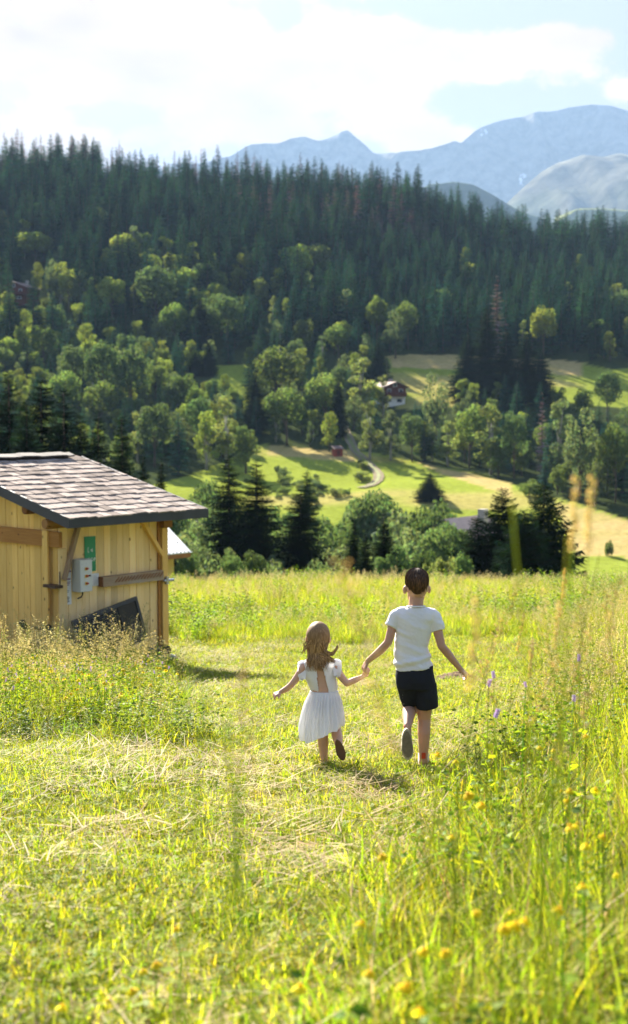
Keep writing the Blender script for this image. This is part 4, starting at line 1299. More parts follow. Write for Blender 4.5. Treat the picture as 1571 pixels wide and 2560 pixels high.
# grate panel leaning against the wall
gr = empty('metal_grate', HM @ Vector((.06, -.34, .66)), HUT_RZ)
gr.rotation_euler = (math.radians(-9), math.radians(-11), HUT_RZ)
gr.rotation_mode = 'XYZ'
tag(gr, 'dark metal grate panel leaning crookedly against the hut wall in tall grass', 'grate')
M_GRATE = plain_mat('dark_steel', (0.045, 0.045, 0.048), 0.45, 0.5, 12, 0.2, metallic=0.3)
gw, gh = 1.30, .72
for nm, lo, hi in (('frame_bar', (0, -.03, -.36), (.05, .03, .36)), ('frame_bar', (gw - .05, -.03, -.36), (gw, .03, .36)), ('frame_bar', (.051, -.03, .30), (gw - .051, .03, .36)), ('frame_bar', (.051, -.03, -.36), (gw - .051, .03, -.30))):
    part(nm, lambda m: m.box(lo, hi), M_GRATE, gr)
for k in range(18):
    z = -.285 + k * .033
    part('grate_bar', lambda m: m.box((.052, -.012, z), (.88, .004, z + .014)), M_GRATE, gr)
for k in range(15):
    x = .90 + k * .023
    part('grate_bar', lambda m: m.box((x, -.016, -.298), (x + .009, .0, .298)), plain_mat('mesh_steel', (.10, .09, .075), .5, .4) if k == 0 else bpy.data.materials['mesh_steel'], gr)
part('back_plate', lambda m: m.box((.052, .012, -.298), (gw - .052, .022, .298)), plain_mat('grate_back', (0.03, 0.03, 0.03), .7, .2), gr)

# ------------------------------------------------------------------ hut with the ribbed metal roof, below the meadow edge
def metal_hut():
    Y = 52.0
    e0 = at(478, 1379, Y); e1 = at(380, 1396, Y - 1.5); r0 = at(404, 1300, Y + 3.2)
    e = empty('metal_roofed_shed', (e0.x, Y, H(e0.x, Y)))
    tag(e, 'low shed with pale ribbed metal roof half hidden behind the wooden hut', 'shed')
    O = Vector(e.location)
    dE = (e1 - e0); dE.z = 0; L = 5.0; dE = dE.normalized()
    up = (r0 - e0)
    A, Bp = e0 - O, e0 - O + dE * L
    n = dE.cross(up).normalized()
    if n.z < 0: n = -n
    rf = MB()
    cnt = 24; vs = []; fs = []
    for i in range(cnt + 1):
        for dd, hh in ((0, 0), (.55, 0), (.66, .045), (.89, .045)):
            q = A + dE * L * (i + dd) / (cnt + 1)
            vs += [q + n * hh, q + up + n * hh]
    for i in range(len(vs) // 2 - 1): fs.append((2*i, 2*i+2, 2*i+3, 2*i+1))
    b0 = len(vs); vs += [v - n * .02 for v in vs]
    fs += [tuple(reversed([i + b0 for i in f])) for f in fs[:]]
    rf.add(vs, fs)
    roof2 = rf.build('roof', plain_mat('ribbed_sheet', (.62, .62, .60), .35, .5, 2, .1, metallic=.2), e)
    f = MB(); f.bar(A - n * .12, Bp - n * .12, .05, .22, n); f.build('fascia', plain_mat('rusty_board', (.36, .15, .07), .7, .2, 4, .2), roof2)
    g = MB(); g.bar(A - n * .015 - dE * .03, Bp - n * .015, .10, .03, n); g.build('gutter', M_ZINC, roof2)
    for i in range(6):
        for t in (.25, .6):
            s = MB(); q = A + dE * (L * (i * 3 + 1.6) / (cnt + 1)) + up * t + n * .05
            s.bar(q, q + n * .05, .05, .05, dE); s.build('snow_stop', M_BLACK, roof2)
    w = MB(); upn = Vector((up.x, up.y, 0)).normalized()
    c0 = A + dE * .6 + upn * .7; c1 = Bp + upn * .7; c2 = c1 + upn * 3; c3 = c0 + upn * 3
    zt = A.z + .2; zb = -1.2
    w.add([(c.x, c.y, z) for z in (zb, zt) for c in (c0, c1, c2, c3)], [(0,1,5,4),(1,2,6,5),(2,3,7,6),(3,0,4,7),(4,5,6,7)])
    w.build('wall', W_GOLD, e)
metal_hut()

# ------------------------------------------------------------------ far houses
M_CHALET = wood_mat('red_brown_timber', (0.15, 0.045, 0.028), (0.09, 0.026, 0.018), along='X', knots=False)
M_PLASTER = plain_mat('white_plaster', (0.74, 0.74, 0.72), .85, .15, 2, .06)
M_TILE = plain_mat('brown_roof', (0.17, 0.10, 0.085), .8, .2, 2, .2, .3)
M_GLASS = plain_mat('window_glass', (0.03, 0.04, 0.05), .1, .6)
def gable_house(name, loc, rz, w, d, hb, ht, rise, label, over=.8, wall=M_CHALET, roofm=M_TILE, base=True):
    """plaster ground floor, timber upper floor, saddle roof, windows, balcony"""
    e = empty(name, loc, rz)
    tag(e, label, 'house')
    b = MB(); b.box((-w/2, -d/2, -1.5), (w/2, d/2, hb)); gw_ = b.build('ground_floor', M_PLASTER if base else wall, e)
    u = MB()
    u.add([(-w/2-.1, -d/2-.1, hb+.003), (w/2+.1, -d/2-.1, hb+.003), (w/2+.1, d/2+.1, hb+.003), (-w/2-.1, d/2+.1, hb+.003), (-w/2-.1, -d/2-.1, hb+ht), (w/2+.1, -d/2-.1, hb+ht), (w/2+.1, d/2+.1, hb+ht), (-w/2-.1, d/2+.1, hb+ht), (0, -d/2-.1, hb+ht+rise), (0, d/2+.1, hb+ht+rise)],
          [(3,2,1,0),(0,1,5,8,4),(1,2,6,5),(2,3,7,9,6),(3,0,4,7)])
    up = u.build('upper_floor', wall, e)
    rf = MB(); k = rise / (w/2+.1)
    for s in (-1, 1):
        x1 = s * (w/2 + over); z1 = hb + ht + rise - (w/2 + over) * k
        rf.add([(0, -d/2-over, hb+ht+rise+.05), (x1, -d/2-over, z1+.05), (x1, d/2+over, z1+.05), (0, d/2+over, hb+ht+rise+.05), (0, -d/2-over, hb+ht+rise+.22), (x1, -d/2-over, z1+.22), (x1, d/2+over, z1+.22), (0, d/2+over, hb+ht+rise+.22)], [(3,2,1,0),(4,5,6,7),(0,1,5,4),(1,2,6,5),(2,3,7,6),(3,0,4,7)])
    rr = rf.build('roof', roofm, e)
    ch = MB(); ch.box((w*.18, d*.1, hb+ht+rise*.4), (w*.18+.7, d*.1+.7, hb+ht+rise+.9)); ch.build('chimney', M_STONE, rr)
    def win(par, x, z, ww, wh, yy):
        m = MB(); m.box((x-ww/2, yy-.04, z), (x+ww/2, yy-.005, z+wh)); p = m.build('window', M_PLASTER, par)
        g = MB(); g.box((x-ww/2+.1, yy-.06, z+.1), (x+ww/2-.1, yy-.045, z+wh-.1)); g.build('pane', M_GLASS, p)
    for x in (-w*.28, w*.28): win(up, x, hb+ht*.28, 1.1, 1.1, -d/2-.1)
    win(gw_, w*.22, hb*.25, 1.5, hb*.5, -d/2); win(gw_, -w*.25, hb*.3, 1.0, hb*.45, -d/2)
    win(up, 0, hb+ht+.05, 1.0, .9, -d/2-.1)
    m = MB(); m.box((-w/2+.2, -d/2-1.0, hb+.02), (w/2-.2, -d/2-.12, hb+.14)); bl = m.build('balcony', wall, e)
    m = MB(); m.box((-w/2+.2, -d/2-1.0, hb+.142), (w/2-.2, -d/2-.92, hb+.95)); m.build('railing', wall, bl)
    return e
gable_house('chalet', _ch + Vector((-1.2, 2.5, .3)), math.radians(28), 5.4, 6.0, 1.8, 2.1, 1.0, 'red-brown timber chalet with white ground floor between trees on the upper pasture', .75)
gable_house('chalet', _lh + Vector((0, 1, 1.2)), math.radians(-20), 8.0, 7, 1.6, 2.2, 1.5, 'brown-roofed chalet among trees at the left edge of the picture', .8, base=False)
def red_hut():
    e = empty('red_hut', _rh, .3); tag(e, 'tiny red wooden hut beside the dirt track', 'hut')
    m = MB(); m.box((-.8, -.8, -.3), (.8, .8, 1.2)); m.build('wall', plain_mat('red_timber', (.26, .05, .03), .7, .2, 3, .2), e)
    m = MB(); m.add([(-1, -1, 1.2), (1, -1, 1.2), (1, 1, 1.75), (-1, 1, 1.75), (-1, -1, 1.28), (1, -1, 1.28), (1, 1, 1.83), (-1, 1, 1.83)], [(3,2,1,0),(4,5,6,7),(0,1,5,4),(1,2,6,5),(2,3,7,6),(3,0,4,7)]); m.build('roof', M_TILE, e)
    m = MB(); m.box((-.3, -.83, 0), (.3, -.805, 1.0)); m.build('door', plain_mat('dark_door', (.12, .03, .02)), e)
red_hut()
def low_house():
    Y = 118.0
    p = at(1120 * DSP, 1262 * DSP, Y)
    e = gable_house('farmhouse', (p.x, Y, p.z - 4.7), math.radians(-38), 5.2, 6.0, 1.8, 1.8, 1.6, 'low farmhouse with pale grey-pink roof half hidden left of the dark spruces', .6,
                    wall=wood_mat('grey_timber', (.16, .12, .09), (.10, .07, .05), along='X', knots=False), roofm=plain_mat('pale_roof', (.31, .235, .20), .8, .2, 2, .15))
low_house()
# ------------------------------------------------------------------ the two children
def skin_mat(name, c):
    m, nt, out = mat_new(name); t = NT(nt)
    nz = t.noise(t.coords('Object'), 9, 4)
    col = t.mix(t.mapr(nz, .3, .7), tuple(v * .9 for v in c), tuple(min(1, v * 1.08) for v in c))
    p = t.principled(col, .5, .3)
    p.inputs['Subsurface Weight'].default_value = .25
    p.inputs['Subsurface Radius'].default_value = (.02, .006, .003)
    p.inputs['Subsurface Scale'].default_value = .6
    t.link(p.outputs[0], out.inputs['Surface'])
    return m
def cloth_mat(name, c, trans=.2, heather=.06, rough=.85):
    m, nt, out = mat_new(name); t = NT(nt)
    nz = t.noise(t.coords('Object', (1, 1, 3)), 160, 3)
    n2 = t.noise(t.coords('Object', (1, 1, .5)), 22, 4)
    f = t.mapr(nz, .3, .7, 1 - heather, 1 + heather)
    cb = t.n('ShaderNodeCombineXYZ')
    for i in range(3): t.link(f, cb.inputs[i])
    col = t.mix(1.0, (*c, 1.0), cb.outputs[0], 'MULTIPLY')
    p = t.principled(col, rough, .15, t.bump(n2, .35, .01))
    tr = t.n('ShaderNodeBsdfTranslucent'); t.link(col, tr.inputs['Color'])
    mx = t.n('ShaderNodeMixShader'); mx.inputs[0].default_value = trans
    t.link(p.outputs[0], mx.inputs[1]); t.link(tr.outputs[0], mx.inputs[2]); t.link(mx.outputs[0], out.inputs['Surface'])
    return m
M_SKIN_B = skin_mat('skin_tan', (.47, .27, .18)); M_SKIN_G = skin_mat('skin_fair', (.53, .32, .22))
M_TEE = cloth_mat('heather_cotton', (.80, .80, .80), .18); M_SHORTS = cloth_mat('navy_cotton', (.018, .02, .028), .03, .15)
M_DRESS = cloth_mat('white_gauze', (.86, .87, .90), .34, .04)
def hair_mat(name, a, b_):
    m, nt, out = mat_new(name); t = NT(nt)
    at_ = t.n('ShaderNodeAttribute', attribute_name='col')
    nz = t.noise(t.coords('Object', (1, 1, .12)), 140, 3)
    c = t.mix(t.mapr(nz, .3, .7), a, b_)
    c = t.mix(1.0, c, at_.outputs['Color'], 'MULTIPLY')
    p = t.principled(c, .65, .18, t.bump(nz, .3, .004))
    t.link(p.outputs[0], out.inputs['Surface'])
    return m
M_HAIR_B = hair_mat('brown_hair', (.032, .018, .010), (.085, .047, .024)); M_HAIR_G = hair_mat('blond_hair', (.18, .105, .05), (.39, .26, .135))
M_SOLE = plain_mat('shoe_sole', (.42, .36, .26), .8, .2, 40, .25, .3); M_SOLEIN = plain_mat('worn_sole', (.20, .16, .11), .85, .2, 40, .25, .3)
M_SHOE = plain_mat('shoe_canvas', (.62, .60, .57), .8, .2, 30, .08); M_TAB = plain_mat('red_tab', (.45, .06, .025), .7, .2)
M_SANDAL = plain_mat('tan_leather', (.17, .09, .04), .7, .3, 20, .2)

def ball(mb, c, r, s=(1, 1, 1), n=14, rot=None, m=0, col=(1, 1, 1)):
    vs = []; fs = []; k = n // 2
    for i in range(k + 1):
        ph = PI * i / k
        for j in range(n):
            th = 2 * PI * j / n
            v = Vector((math.sin(ph) * math.cos(th) * r * s[0], math.sin(ph) * math.sin(th) * r * s[1], math.cos(ph) * r * s[2]))
            if rot is not None: v = rot @ v
            vs.append(Vector(c) + v)
    for i in range(k):
        for j in range(n): fs.append((i*n+j, (i+1)*n+j, (i+1)*n+(j+1) % n, i*n+(j+1) % n))
    mb.add(vs, fs, m, col)
def limb(mb, pts, rads, n=14, flat=1.0):
    mb.tube(pts, rads, n, flat=flat)
    for p, r in zip(pts, rads): ball(mb, p, r * .995, n=12)
def rings(mb, R, n=28):
    """closed loft through rings (centre, half width x, half depth y, tilt, yaw)"""
    vs = []; fs = []
    for (c, hw, hd, tilt) in R:
        for k in range(n):
            a = 2 * PI * k / n
            ca, sa = math.cos(a), math.sin(a)
            e = 2.4
            x = hw * abs(ca) ** (2 / e) * (1 if ca > 0 else -1); y = hd * abs(sa) ** (2 / e) * (1 if sa > 0 else -1)
            vs.append((c[0] + x, c[1] + y, c[2] + tilt * x))
    for i in range(len(R) - 1):
        for k in range(n): fs.append((i*n+k, i*n+(k+1) % n, (i+1)*n+(k+1) % n, (i+1)*n+k))
    fs.append(tuple(range(n-1, -1, -1))); e = (len(R)-1) * n; fs.append(tuple(range(e, e+n)))
    # make sure it faces outwards
    mb.add(vs, fs)
def fuse(mb, name, voxel, smooth, mats, disp=None):
    """voxel-fuse overlapping solids into one continuous surface"""
    me0 = mb.mesh(name + '_raw', mats)
    bm = bmesh.new(); bm.from_mesh(me0); bmesh.ops.recalc_face_normals(bm, faces=bm.faces); bm.to_mesh(me0); bm.free()
    tmp = link(name + '_tmp', me0)
    md = tmp.modifiers.new('r', 'REMESH'); md.mode = 'VOXEL'; md.voxel_size = voxel; md.use_smooth_shade = True
    ms = tmp.modifiers.new('s', 'SMOOTH'); ms.iterations = smooth; ms.factor = .5
    dg = bpy.context.evaluated_depsgraph_get()
    me = bpy.data.meshes.new_from_object(tmp.evaluated_get(dg))
    bpy.data.objects.remove(tmp)
    me.name = name
    if disp is not None:
        n = len(me.vertices); co = np.zeros(n * 3); me.vertices.foreach_get('co', co); nr = np.zeros(n * 3); me.vertices.foreach_get('normal', nr)
        co = co.reshape(-1, 3); nr = nr.reshape(-1, 3)
        co = co + nr * disp(co)[:, None]
        me.vertices.foreach_set('co', co.ravel())
    me.polygons.foreach_set('use_smooth', [True] * len(me.polygons))
    me.materials.clear()
    for mt in (mats if isinstance(mats, (list, tuple)) else [mats]): me.materials.append(mt)
    me.update()
    return me
def hand(mb, wrist, d, nrm, size, curl, thumb_side, splay=.06):
    """palm, four jointed fingers of unequal length and a thumb; d runs wrist to knuckles, nrm is the way the palm faces"""
    d = Vector(d).normalized(); nrm = Vector(nrm); nrm = (nrm - d * nrm.dot(d)).normalized(); s = d.cross(nrm) * thumb_side
    w = Vector(wrist); L = size * .50; W = size * .42
    for f in (-.5, -.17, .17, .5):
        limb(mb, [w + s * W * f * .55, w + d * L + s * W * f], [size * .085, size * .085], 8)
    ln = {.5: .40, .17: .46, -.17: .43, -.5: .33}
    for f, l in ln.items():
        p = w + d * L + s * W * f; dirn = (d + s * f * splay * 3).normalized(); pts = [p]
        ax = dirn.cross(nrm)
        for seg in (.42, .32, .26):
            q = Quaternion(dirn.cross(nrm).normalized(), curl)
            dirn = q @ dirn
            p = p + dirn * l * size * seg; pts.append(p)
        limb(mb, pts, [size * .068, size * .062, size * .056, size * .046], 8)
    t0 = w + d * L * .25 + s * W * .45
    t1 = t0 + (s * .75 + d * .6 + nrm * .25).normalized() * size * .26
    t2 = t1 + (d * .8 + nrm * .5 + s * .1).normalized() * size * .22
    limb(mb, [t0, t1, t2], [size * .085, size * .07, size * .055], 8)
def wrinkle(co, amp, sx, sz, seed):
    return ((fbm(co[:, 0] * sx + co[:, 1] * sx * .7, co[:, 2] * sz + co[:, 0] * sz * .4, seed, 3) - .5) * 2 * amp)
def shoe(parent, M, L, mats):
    """sole, upper, heel tab; local: toe along +X, up +Z"""
    def outline(k, grow=0.0):
        pts = []
        for i in range(26):
            a = 2 * PI * i / 26
            x = math.cos(a) * .5 * L; w = (.19 + .035 * math.cos(a - .4)) * L * (1 - .12 * math.exp(-((x / L + .05) / .16) ** 2))
            pts.append((x * (1 + grow), math.sin(a) * w * (1 + grow)))
        return pts
    def slab(nm, z0, z1, grow, mat, par):
        o = outline(0, grow); m = MB(); n = len(o)
        vs = [M @ Vector((a, b_, z0)) for a, b_ in o] + [M @ Vector((a, b_, z1)) for a, b_ in o]
        m.add(vs, [tuple(range(n-1, -1, -1)), tuple(range(n, 2*n))] + [(k, (k+1) % n, n+(k+1) % n, n+k) for k in range(n)])
        return m.build(nm, mat, par)
    so_ = slab('sole', 0, .022, 0, mats[0], parent)
    slab('sole_tread', -.003, -.0005, -.16, mats[1], so_)
    u = MB(); vs = []; fs = []
    prof = [(.022, 1.0, 0), (.045, .97, 0), (.065, .8, -.04), (.085, .55, -.16), (.095, .42, -.22)]
    o = outline(0, -.03); n = len(o)
    for (z, k, sh) in prof:
        for a, b_ in o: vs.append(M @ Vector(((a * k + sh * L), b_ * min(1, k + .12), z * L / .21)))
    for i in range(len(prof)-1):
        for k in range(n): fs.append((i*n+k, i*n+(k+1) % n, (i+1)*n+(k+1) % n, (i+1)*n+k))
    fs.append(tuple(range((len(prof)-1)*n, len(prof)*n)))
    u.add(vs, fs); up_ = u.build('shoe_upper', mats[2], parent, True)
    t = MB(); t.box((-.515 * L, -.013, .06), (-.485 * L, .013, .098), mat=M); t.build('heel_tab', M_TAB, up_)
    return so_
def strands(mb, paths, w0, jitter, seed, cols):
    rr = random.Random(seed)
    for P in paths:
        n = len(P); c = rr.choice(cols); vs = []; fs = []
        wd = w0 * rr.uniform(.6, 1.3)
        for i, p in enumerate(P):
            p = Vector(p)
            a = (Vector(P[min(i+1, n-1)]) - Vector(P[max(i-1, 0)])).normalized()
            sd = a.cross(Vector((0, -1, .25)))
            if sd.length < 1e-4: sd = Vector((1, 0, 0))
            sd.normalize(); w = wd * (1 - .85 * (i / (n-1)) ** 2)
            nn = sd.cross(a)
            vs += [p - sd * w, p + nn * w * .5, p + sd * w]
        for i in range(n-1):
            b_ = i*3; fs += [(b_, b_+1, b_+4, b_+3), (b_+1, b_+2, b_+5, b_+4)]
        mb.add(vs, fs, 0, c)
def spline(ctrl, n):
    ctrl = [Vector(c) for c in ctrl]; out = []
    P = [ctrl[0]] + ctrl + [ctrl[-1]]
    for i in range(len(ctrl) - 1):
        p0, p1, p2, p3 = P[i:i+4]
        for k in range(n):
            t = k / n
            out.append(.5 * ((2*p1) + (p2-p0)*t + (2*p0-5*p1+4*p2-p3)*t*t + (3*p1-p0-3*p2+p3)*t**3))
    out.append(ctrl[-1]); return out

def head(mb, c, s, yaw=0.0, tilt=0.0):
    """skull, jaw, nose, brow, lips, ears; faces +Y"""
    R = Matrix.Rotation(yaw, 3, 'Z') @ Matrix.Rotation(tilt, 3, 'X')
    c = Vector(c)
    q = lambda x, y, z: c + R @ (Vector((x, y, z)) * s)
    ball(mb, q(0, -.01, .02), 1, (.072*s, .088*s, .088*s), 18, R)
    ball(mb, q(0, .02, -.045), 1, (.055*s, .062*s, .065*s), 16, R)
    limb(mb, [q(0, .09, .0), q(0, .108, -.028)], [.008*s, .014*s], 8)
    ball(mb, q(0, .072, .012), 1, (.05*s, .018*s, .014*s), 10, R)
    ball(mb, q(0, .077, -.062), 1, (.022*s, .010*s, .009*s), 10, R)
    for sg in (-1, 1):
        ball(mb, q(sg * .077, -.008, -.014), 1, (.010*s, .018*s, .027*s), 10, R @ Matrix.Rotation(sg * -.35, 3, 'Z'))
    return q

def build_boy():
    Y0 = hit(1058, 1926).y
    g0 = hit(1058, 1926)
    O = Vector((g0.x, g0.y, g0.z))
    B = lambda zx, zy, dy=0.0: at(890 + zx / 4.739, 1420 + zy / 4.739, Y0 + dy) - O
    sc = Y0 / FPX / 4.739          # metres per zoom pixel
    boy = empty('person', O)
    tag(boy, 'brown-haired boy in white T-shirt and dark shorts, running hand in hand with the girl', 'person')
    b_ = MB()
    q = head(b_, B(722, 232, .05), 1.06, .12, -.08)
    limb(b_, [B(718, 300, .04), B(712, 500, .02)], [.046, .05])
    rings(b_, [(B(700, 500, .02), .07, .05, 0), (B(700, 560, .02), .118, .07, 0), (B(678, 800, .02), .098, .07, 0), (B(662, 1000, .01), .088, .065, 0), (B(705, 1250, 0), .108, .078, 0), (B(710, 1360, 0), .10, .075, 0)])
    # arms
    limb(b_, [B(470, 560, .02), B(428, 720, .0), B(385, 880, -.02)], [.036, .031, .027]); limb(b_, [B(385, 880, -.02), B(290, 980, 0), B(140, 1105, .03)], [.027, .027, .018])
    limb(b_, [B(945, 600, .02), B(970, 740, .0), B(1015, 925, -.03)], [.036, .032, .027]); limb(b_, [B(1015, 925, -.03), B(1095, 1020, -.02), B(1245, 1205, .0)], [.027, .027, .018])
    hand(b_, B(140, 1105, .03), B(80, 1215, .03) - B(140, 1105, .03), Vector((.75, .35, -.3)), .105, .55, -1)
    hand(b_, B(1245, 1205, 0), B(1330, 1290, .02) - B(1245, 1205, 0), Vector((-.7, .3, -.5)), .11, .75, 1)
    # legs: left kicked back, right standing
    lk = B(640, 1665, .06); la = B(612, 1880, -.15)
    limb(b_, [B(625, 1340, .0), B(632, 1500, .03), lk], [.066, .058, .045]); limb(b_, [lk, lk.lerp(la, .35) + Vector((0, 0, .012)), la], [.044, .045, .026])
    rk = B(812, 1790, .03); ra = B(800, 2290, -.02)
    limb(b_, [B(805, 1340, 0), B(812, 1560, .02), rk], [.07, .06, .043]); limb(b_, [rk, rk.lerp(ra, .33) - Vector((0, .012, 0)), ra], [.043, .043, .026])
    limb(b_, [la, B(622, 2060, -.145)], [.026, .022]); limb(b_, [ra, ra + Vector((.01, .12, -.03))], [.03, .028])
    body = link('body', fuse(b_, 'body', .005, 4, M_SKIN_B), boy)
    for sg in (-1, 1):
        e = MB(); ball(e, q(sg * .030, .078, .0), .012, n=10); e.build('eye', plain_mat('eye_dark', (.03, .02, .015), .2, .5) if sg < 0 else bpy.data.materials['eye_dark'], body, True)
    # hair: cap with swept locks
    h = MB(); hc = B(722, 232, .05); n = 40; k = 22; vs = []; fs = []
    for i in range(k + 1):
        for j in range(n):
            th = 2 * PI * j / n              # 0 = +X, pi/2 = +Y (face), 3pi/2 = back
            back = .5 - .5 * math.sin(th)
            low = 1.26 + .92 * back ** 3.6 + .10 * math.sin(th * 9)*.3
            ph = low * i / k
            rad = 1 + .05 * (fbm(np.array([th * 2.2 + .0]), np.array([ph * 2.5]), 3)[0] - .5) * 2 * min(1, i / 3) + .02
            taper = 1 - .15 * max(0, (i / k - .62) / .38)
            d = Vector((math.sin(ph) * math.cos(th) * .0815, math.sin(ph) * math.sin(th) * .098 - .010, math.cos(ph) * .100 + .018)) * rad * taper * 1.05
            vs.append(hc + d)
    for i in range(k):
        for j in range(n): fs.append((i*n+j, (i+1)*n+j, (i+1)*n+(j+1) % n, i*n+(j+1) % n))
    h.add(vs, fs, 0, (.9, .9, .9))
    rr = random.Random(3); paths = []
    for s_ in range(520):
        th = rr.uniform(PI * .9, PI * 2.1) if s_ % 3 else rr.uniform(0, 2 * PI)
        p0 = rr.uniform(.1, 1.5); swirl = rr.uniform(-.25, .35)
        back = .5 - .5 * math.sin(th)
        p1 = min(p0 + rr.uniform(.5, .8), 1.28 + .92 * back ** 3.6)
        P = []
        for i in range(5):
            ph = p0 + (p1 - p0) * i / 4; t2 = th + swirl * i / 4
            rad = 1.05 * (1.035 + rr.uniform(0, .03)) * (1 - .15 * max(0, (ph / (1.28 + .92 * back ** 3.6) - .62) / .38))
            P.append(hc + Vector((math.sin(ph) * math.cos(t2) * .0815, math.sin(ph) * math.sin(t2) * .098 - .010, math.cos(ph) * .100 + .018)) * rad)
        paths.append(P)
    strands(h, paths, .0032, 0, 5, [(1, 1, 1), (1.5, 1.45, 1.4), (.75, .75, .75), (2.0, 1.85, 1.7)])
    h.build('hair', M_HAIR_B, body, True, col=True)
    # T-shirt
    s = MB()
    rings(s, [(B(695, 1190, .0), 232*sc, .098, .10), (B(680, 1120, 0), 226*sc, .094, .05), (B(664, 1030, .005), 214*sc, .088, .02), (B(656, 920, .01), 203*sc, .085, 0), (B(676, 800, .015), 215*sc, .087, 0), (B(690, 680, .02), 224*sc, .088, 0), (B(698, 580, .02), 236*sc, .082, 0), (B(703, 525, .02), 226*sc, .07, 0), (B(708, 488, .02), 168*sc, .058, 0), (B(713, 458, .02), 100*sc, .052, 0)])
    s.tube([B(600, 540, .02), B(520, 552, .02), B(466, 590, .015), B(415, 700, .0)], [.050, .049, .048, .043], 18); s.tube([B(830, 555, .02), B(895, 568, .02), B(942, 625, .015), B(977, 745, .0)], [.050, .051, .050, .046], 18)
    ball(s, B(490, 570, .02), .048); ball(s, B(925, 592, .02), .050)
    def folds(co):
        zr = (co[:, 2] - B(700, 1200)[2]) / .4
        w = wrinkle(co, .006, 9, 26, 3) + wrinkle(co, .003, 22, 40, 8)
        # the gathered fold above the hem
        zf = B(700, 1075)[2] + (co[:, 0] - B(700, 1)[0]) * .22
        w += .009 * np.exp(-((co[:, 2] - zf) / .016) ** 2) - .006 * np.exp(-((co[:, 2] - zf + .03) / .018) ** 2)
        return w
    tee = link('t_shirt', fuse(s, 't_shirt', .0055, 3, M_TEE, folds), body)
    c = MB(); cc = B(714, 462, .02)
    c.tube([cc + Vector((math.cos(a) * .057, math.sin(a) * .055, .004 + math.sin(a) * -.006)) for a in [2*PI*i/24 for i in range(25)]], .006, 6); c.build('collar', M_TEE, tee, True)
    # shorts
    w = MB()
    rings(w, [(B(712, 1420, 0), 232*sc, .095, 0), (B(708, 1330, 0), 238*sc, .10, 0), (B(700, 1250, 0), 232*sc, .098, .06), (B(698, 1160, 0), 222*sc, .092, .08)])
    w.tube([B(610, 1380, 0), B(628, 1500, .02), B(645, 1610, .045)], [.072, .066, .052], 22, flat=1.05); w.tube([B(815, 1380, 0), B(832, 1520, .0), B(848, 1650, .01)], [.075, .075, .070], 22, flat=1.05)
    shorts = link('shorts', fuse(w, 'shorts', .0055, 3, M_SHORTS, lambda co: wrinkle(co, .006, 14, 12, 6)), body)
    lg = MB()
    for i, (zx, zy) in enumerate(((548, 1500), (553, 1530), (560, 1570), (566, 1600))):
        p = B(zx + 8, zy, -.035 + .01 * i); lg.box(p - Vector((.004, .004, .004 + .003 * (i % 2))), p + Vector((.007, .004, .006)))
    lg.build('side_print', M_WHITE, shorts)
    # shoes
    toe = B(622, 2255, -.205); heel = B(603, 1915, -.215)
    X = (toe - heel).normalized(); Zv = Vector((0, 1, .06)); Zv = (Zv - X * Zv.dot(X)).normalized(); Yv = Zv.cross(X)
    mid = (toe + heel) / 2 - Zv * .012
    M = Matrix(((X.x, Yv.x, Zv.x, mid.x), (X.y, Yv.y, Zv.y, mid.y), (X.z, Yv.z, Zv.z, mid.z), (0, 0, 0, 1)))
    shoe(body, M, .205, (M_SOLE, M_SOLEIN, M_SHOE))
    f = ra + Vector((.01, .075, 0)); f.z = .02
    shoe(body, Matrix.Translation(f) @ Matrix.Rotation(PI/2 - .1, 4, 'Z'), .205, (M_SOLE, M_SOLEIN, M_SHOE))
    return O, B
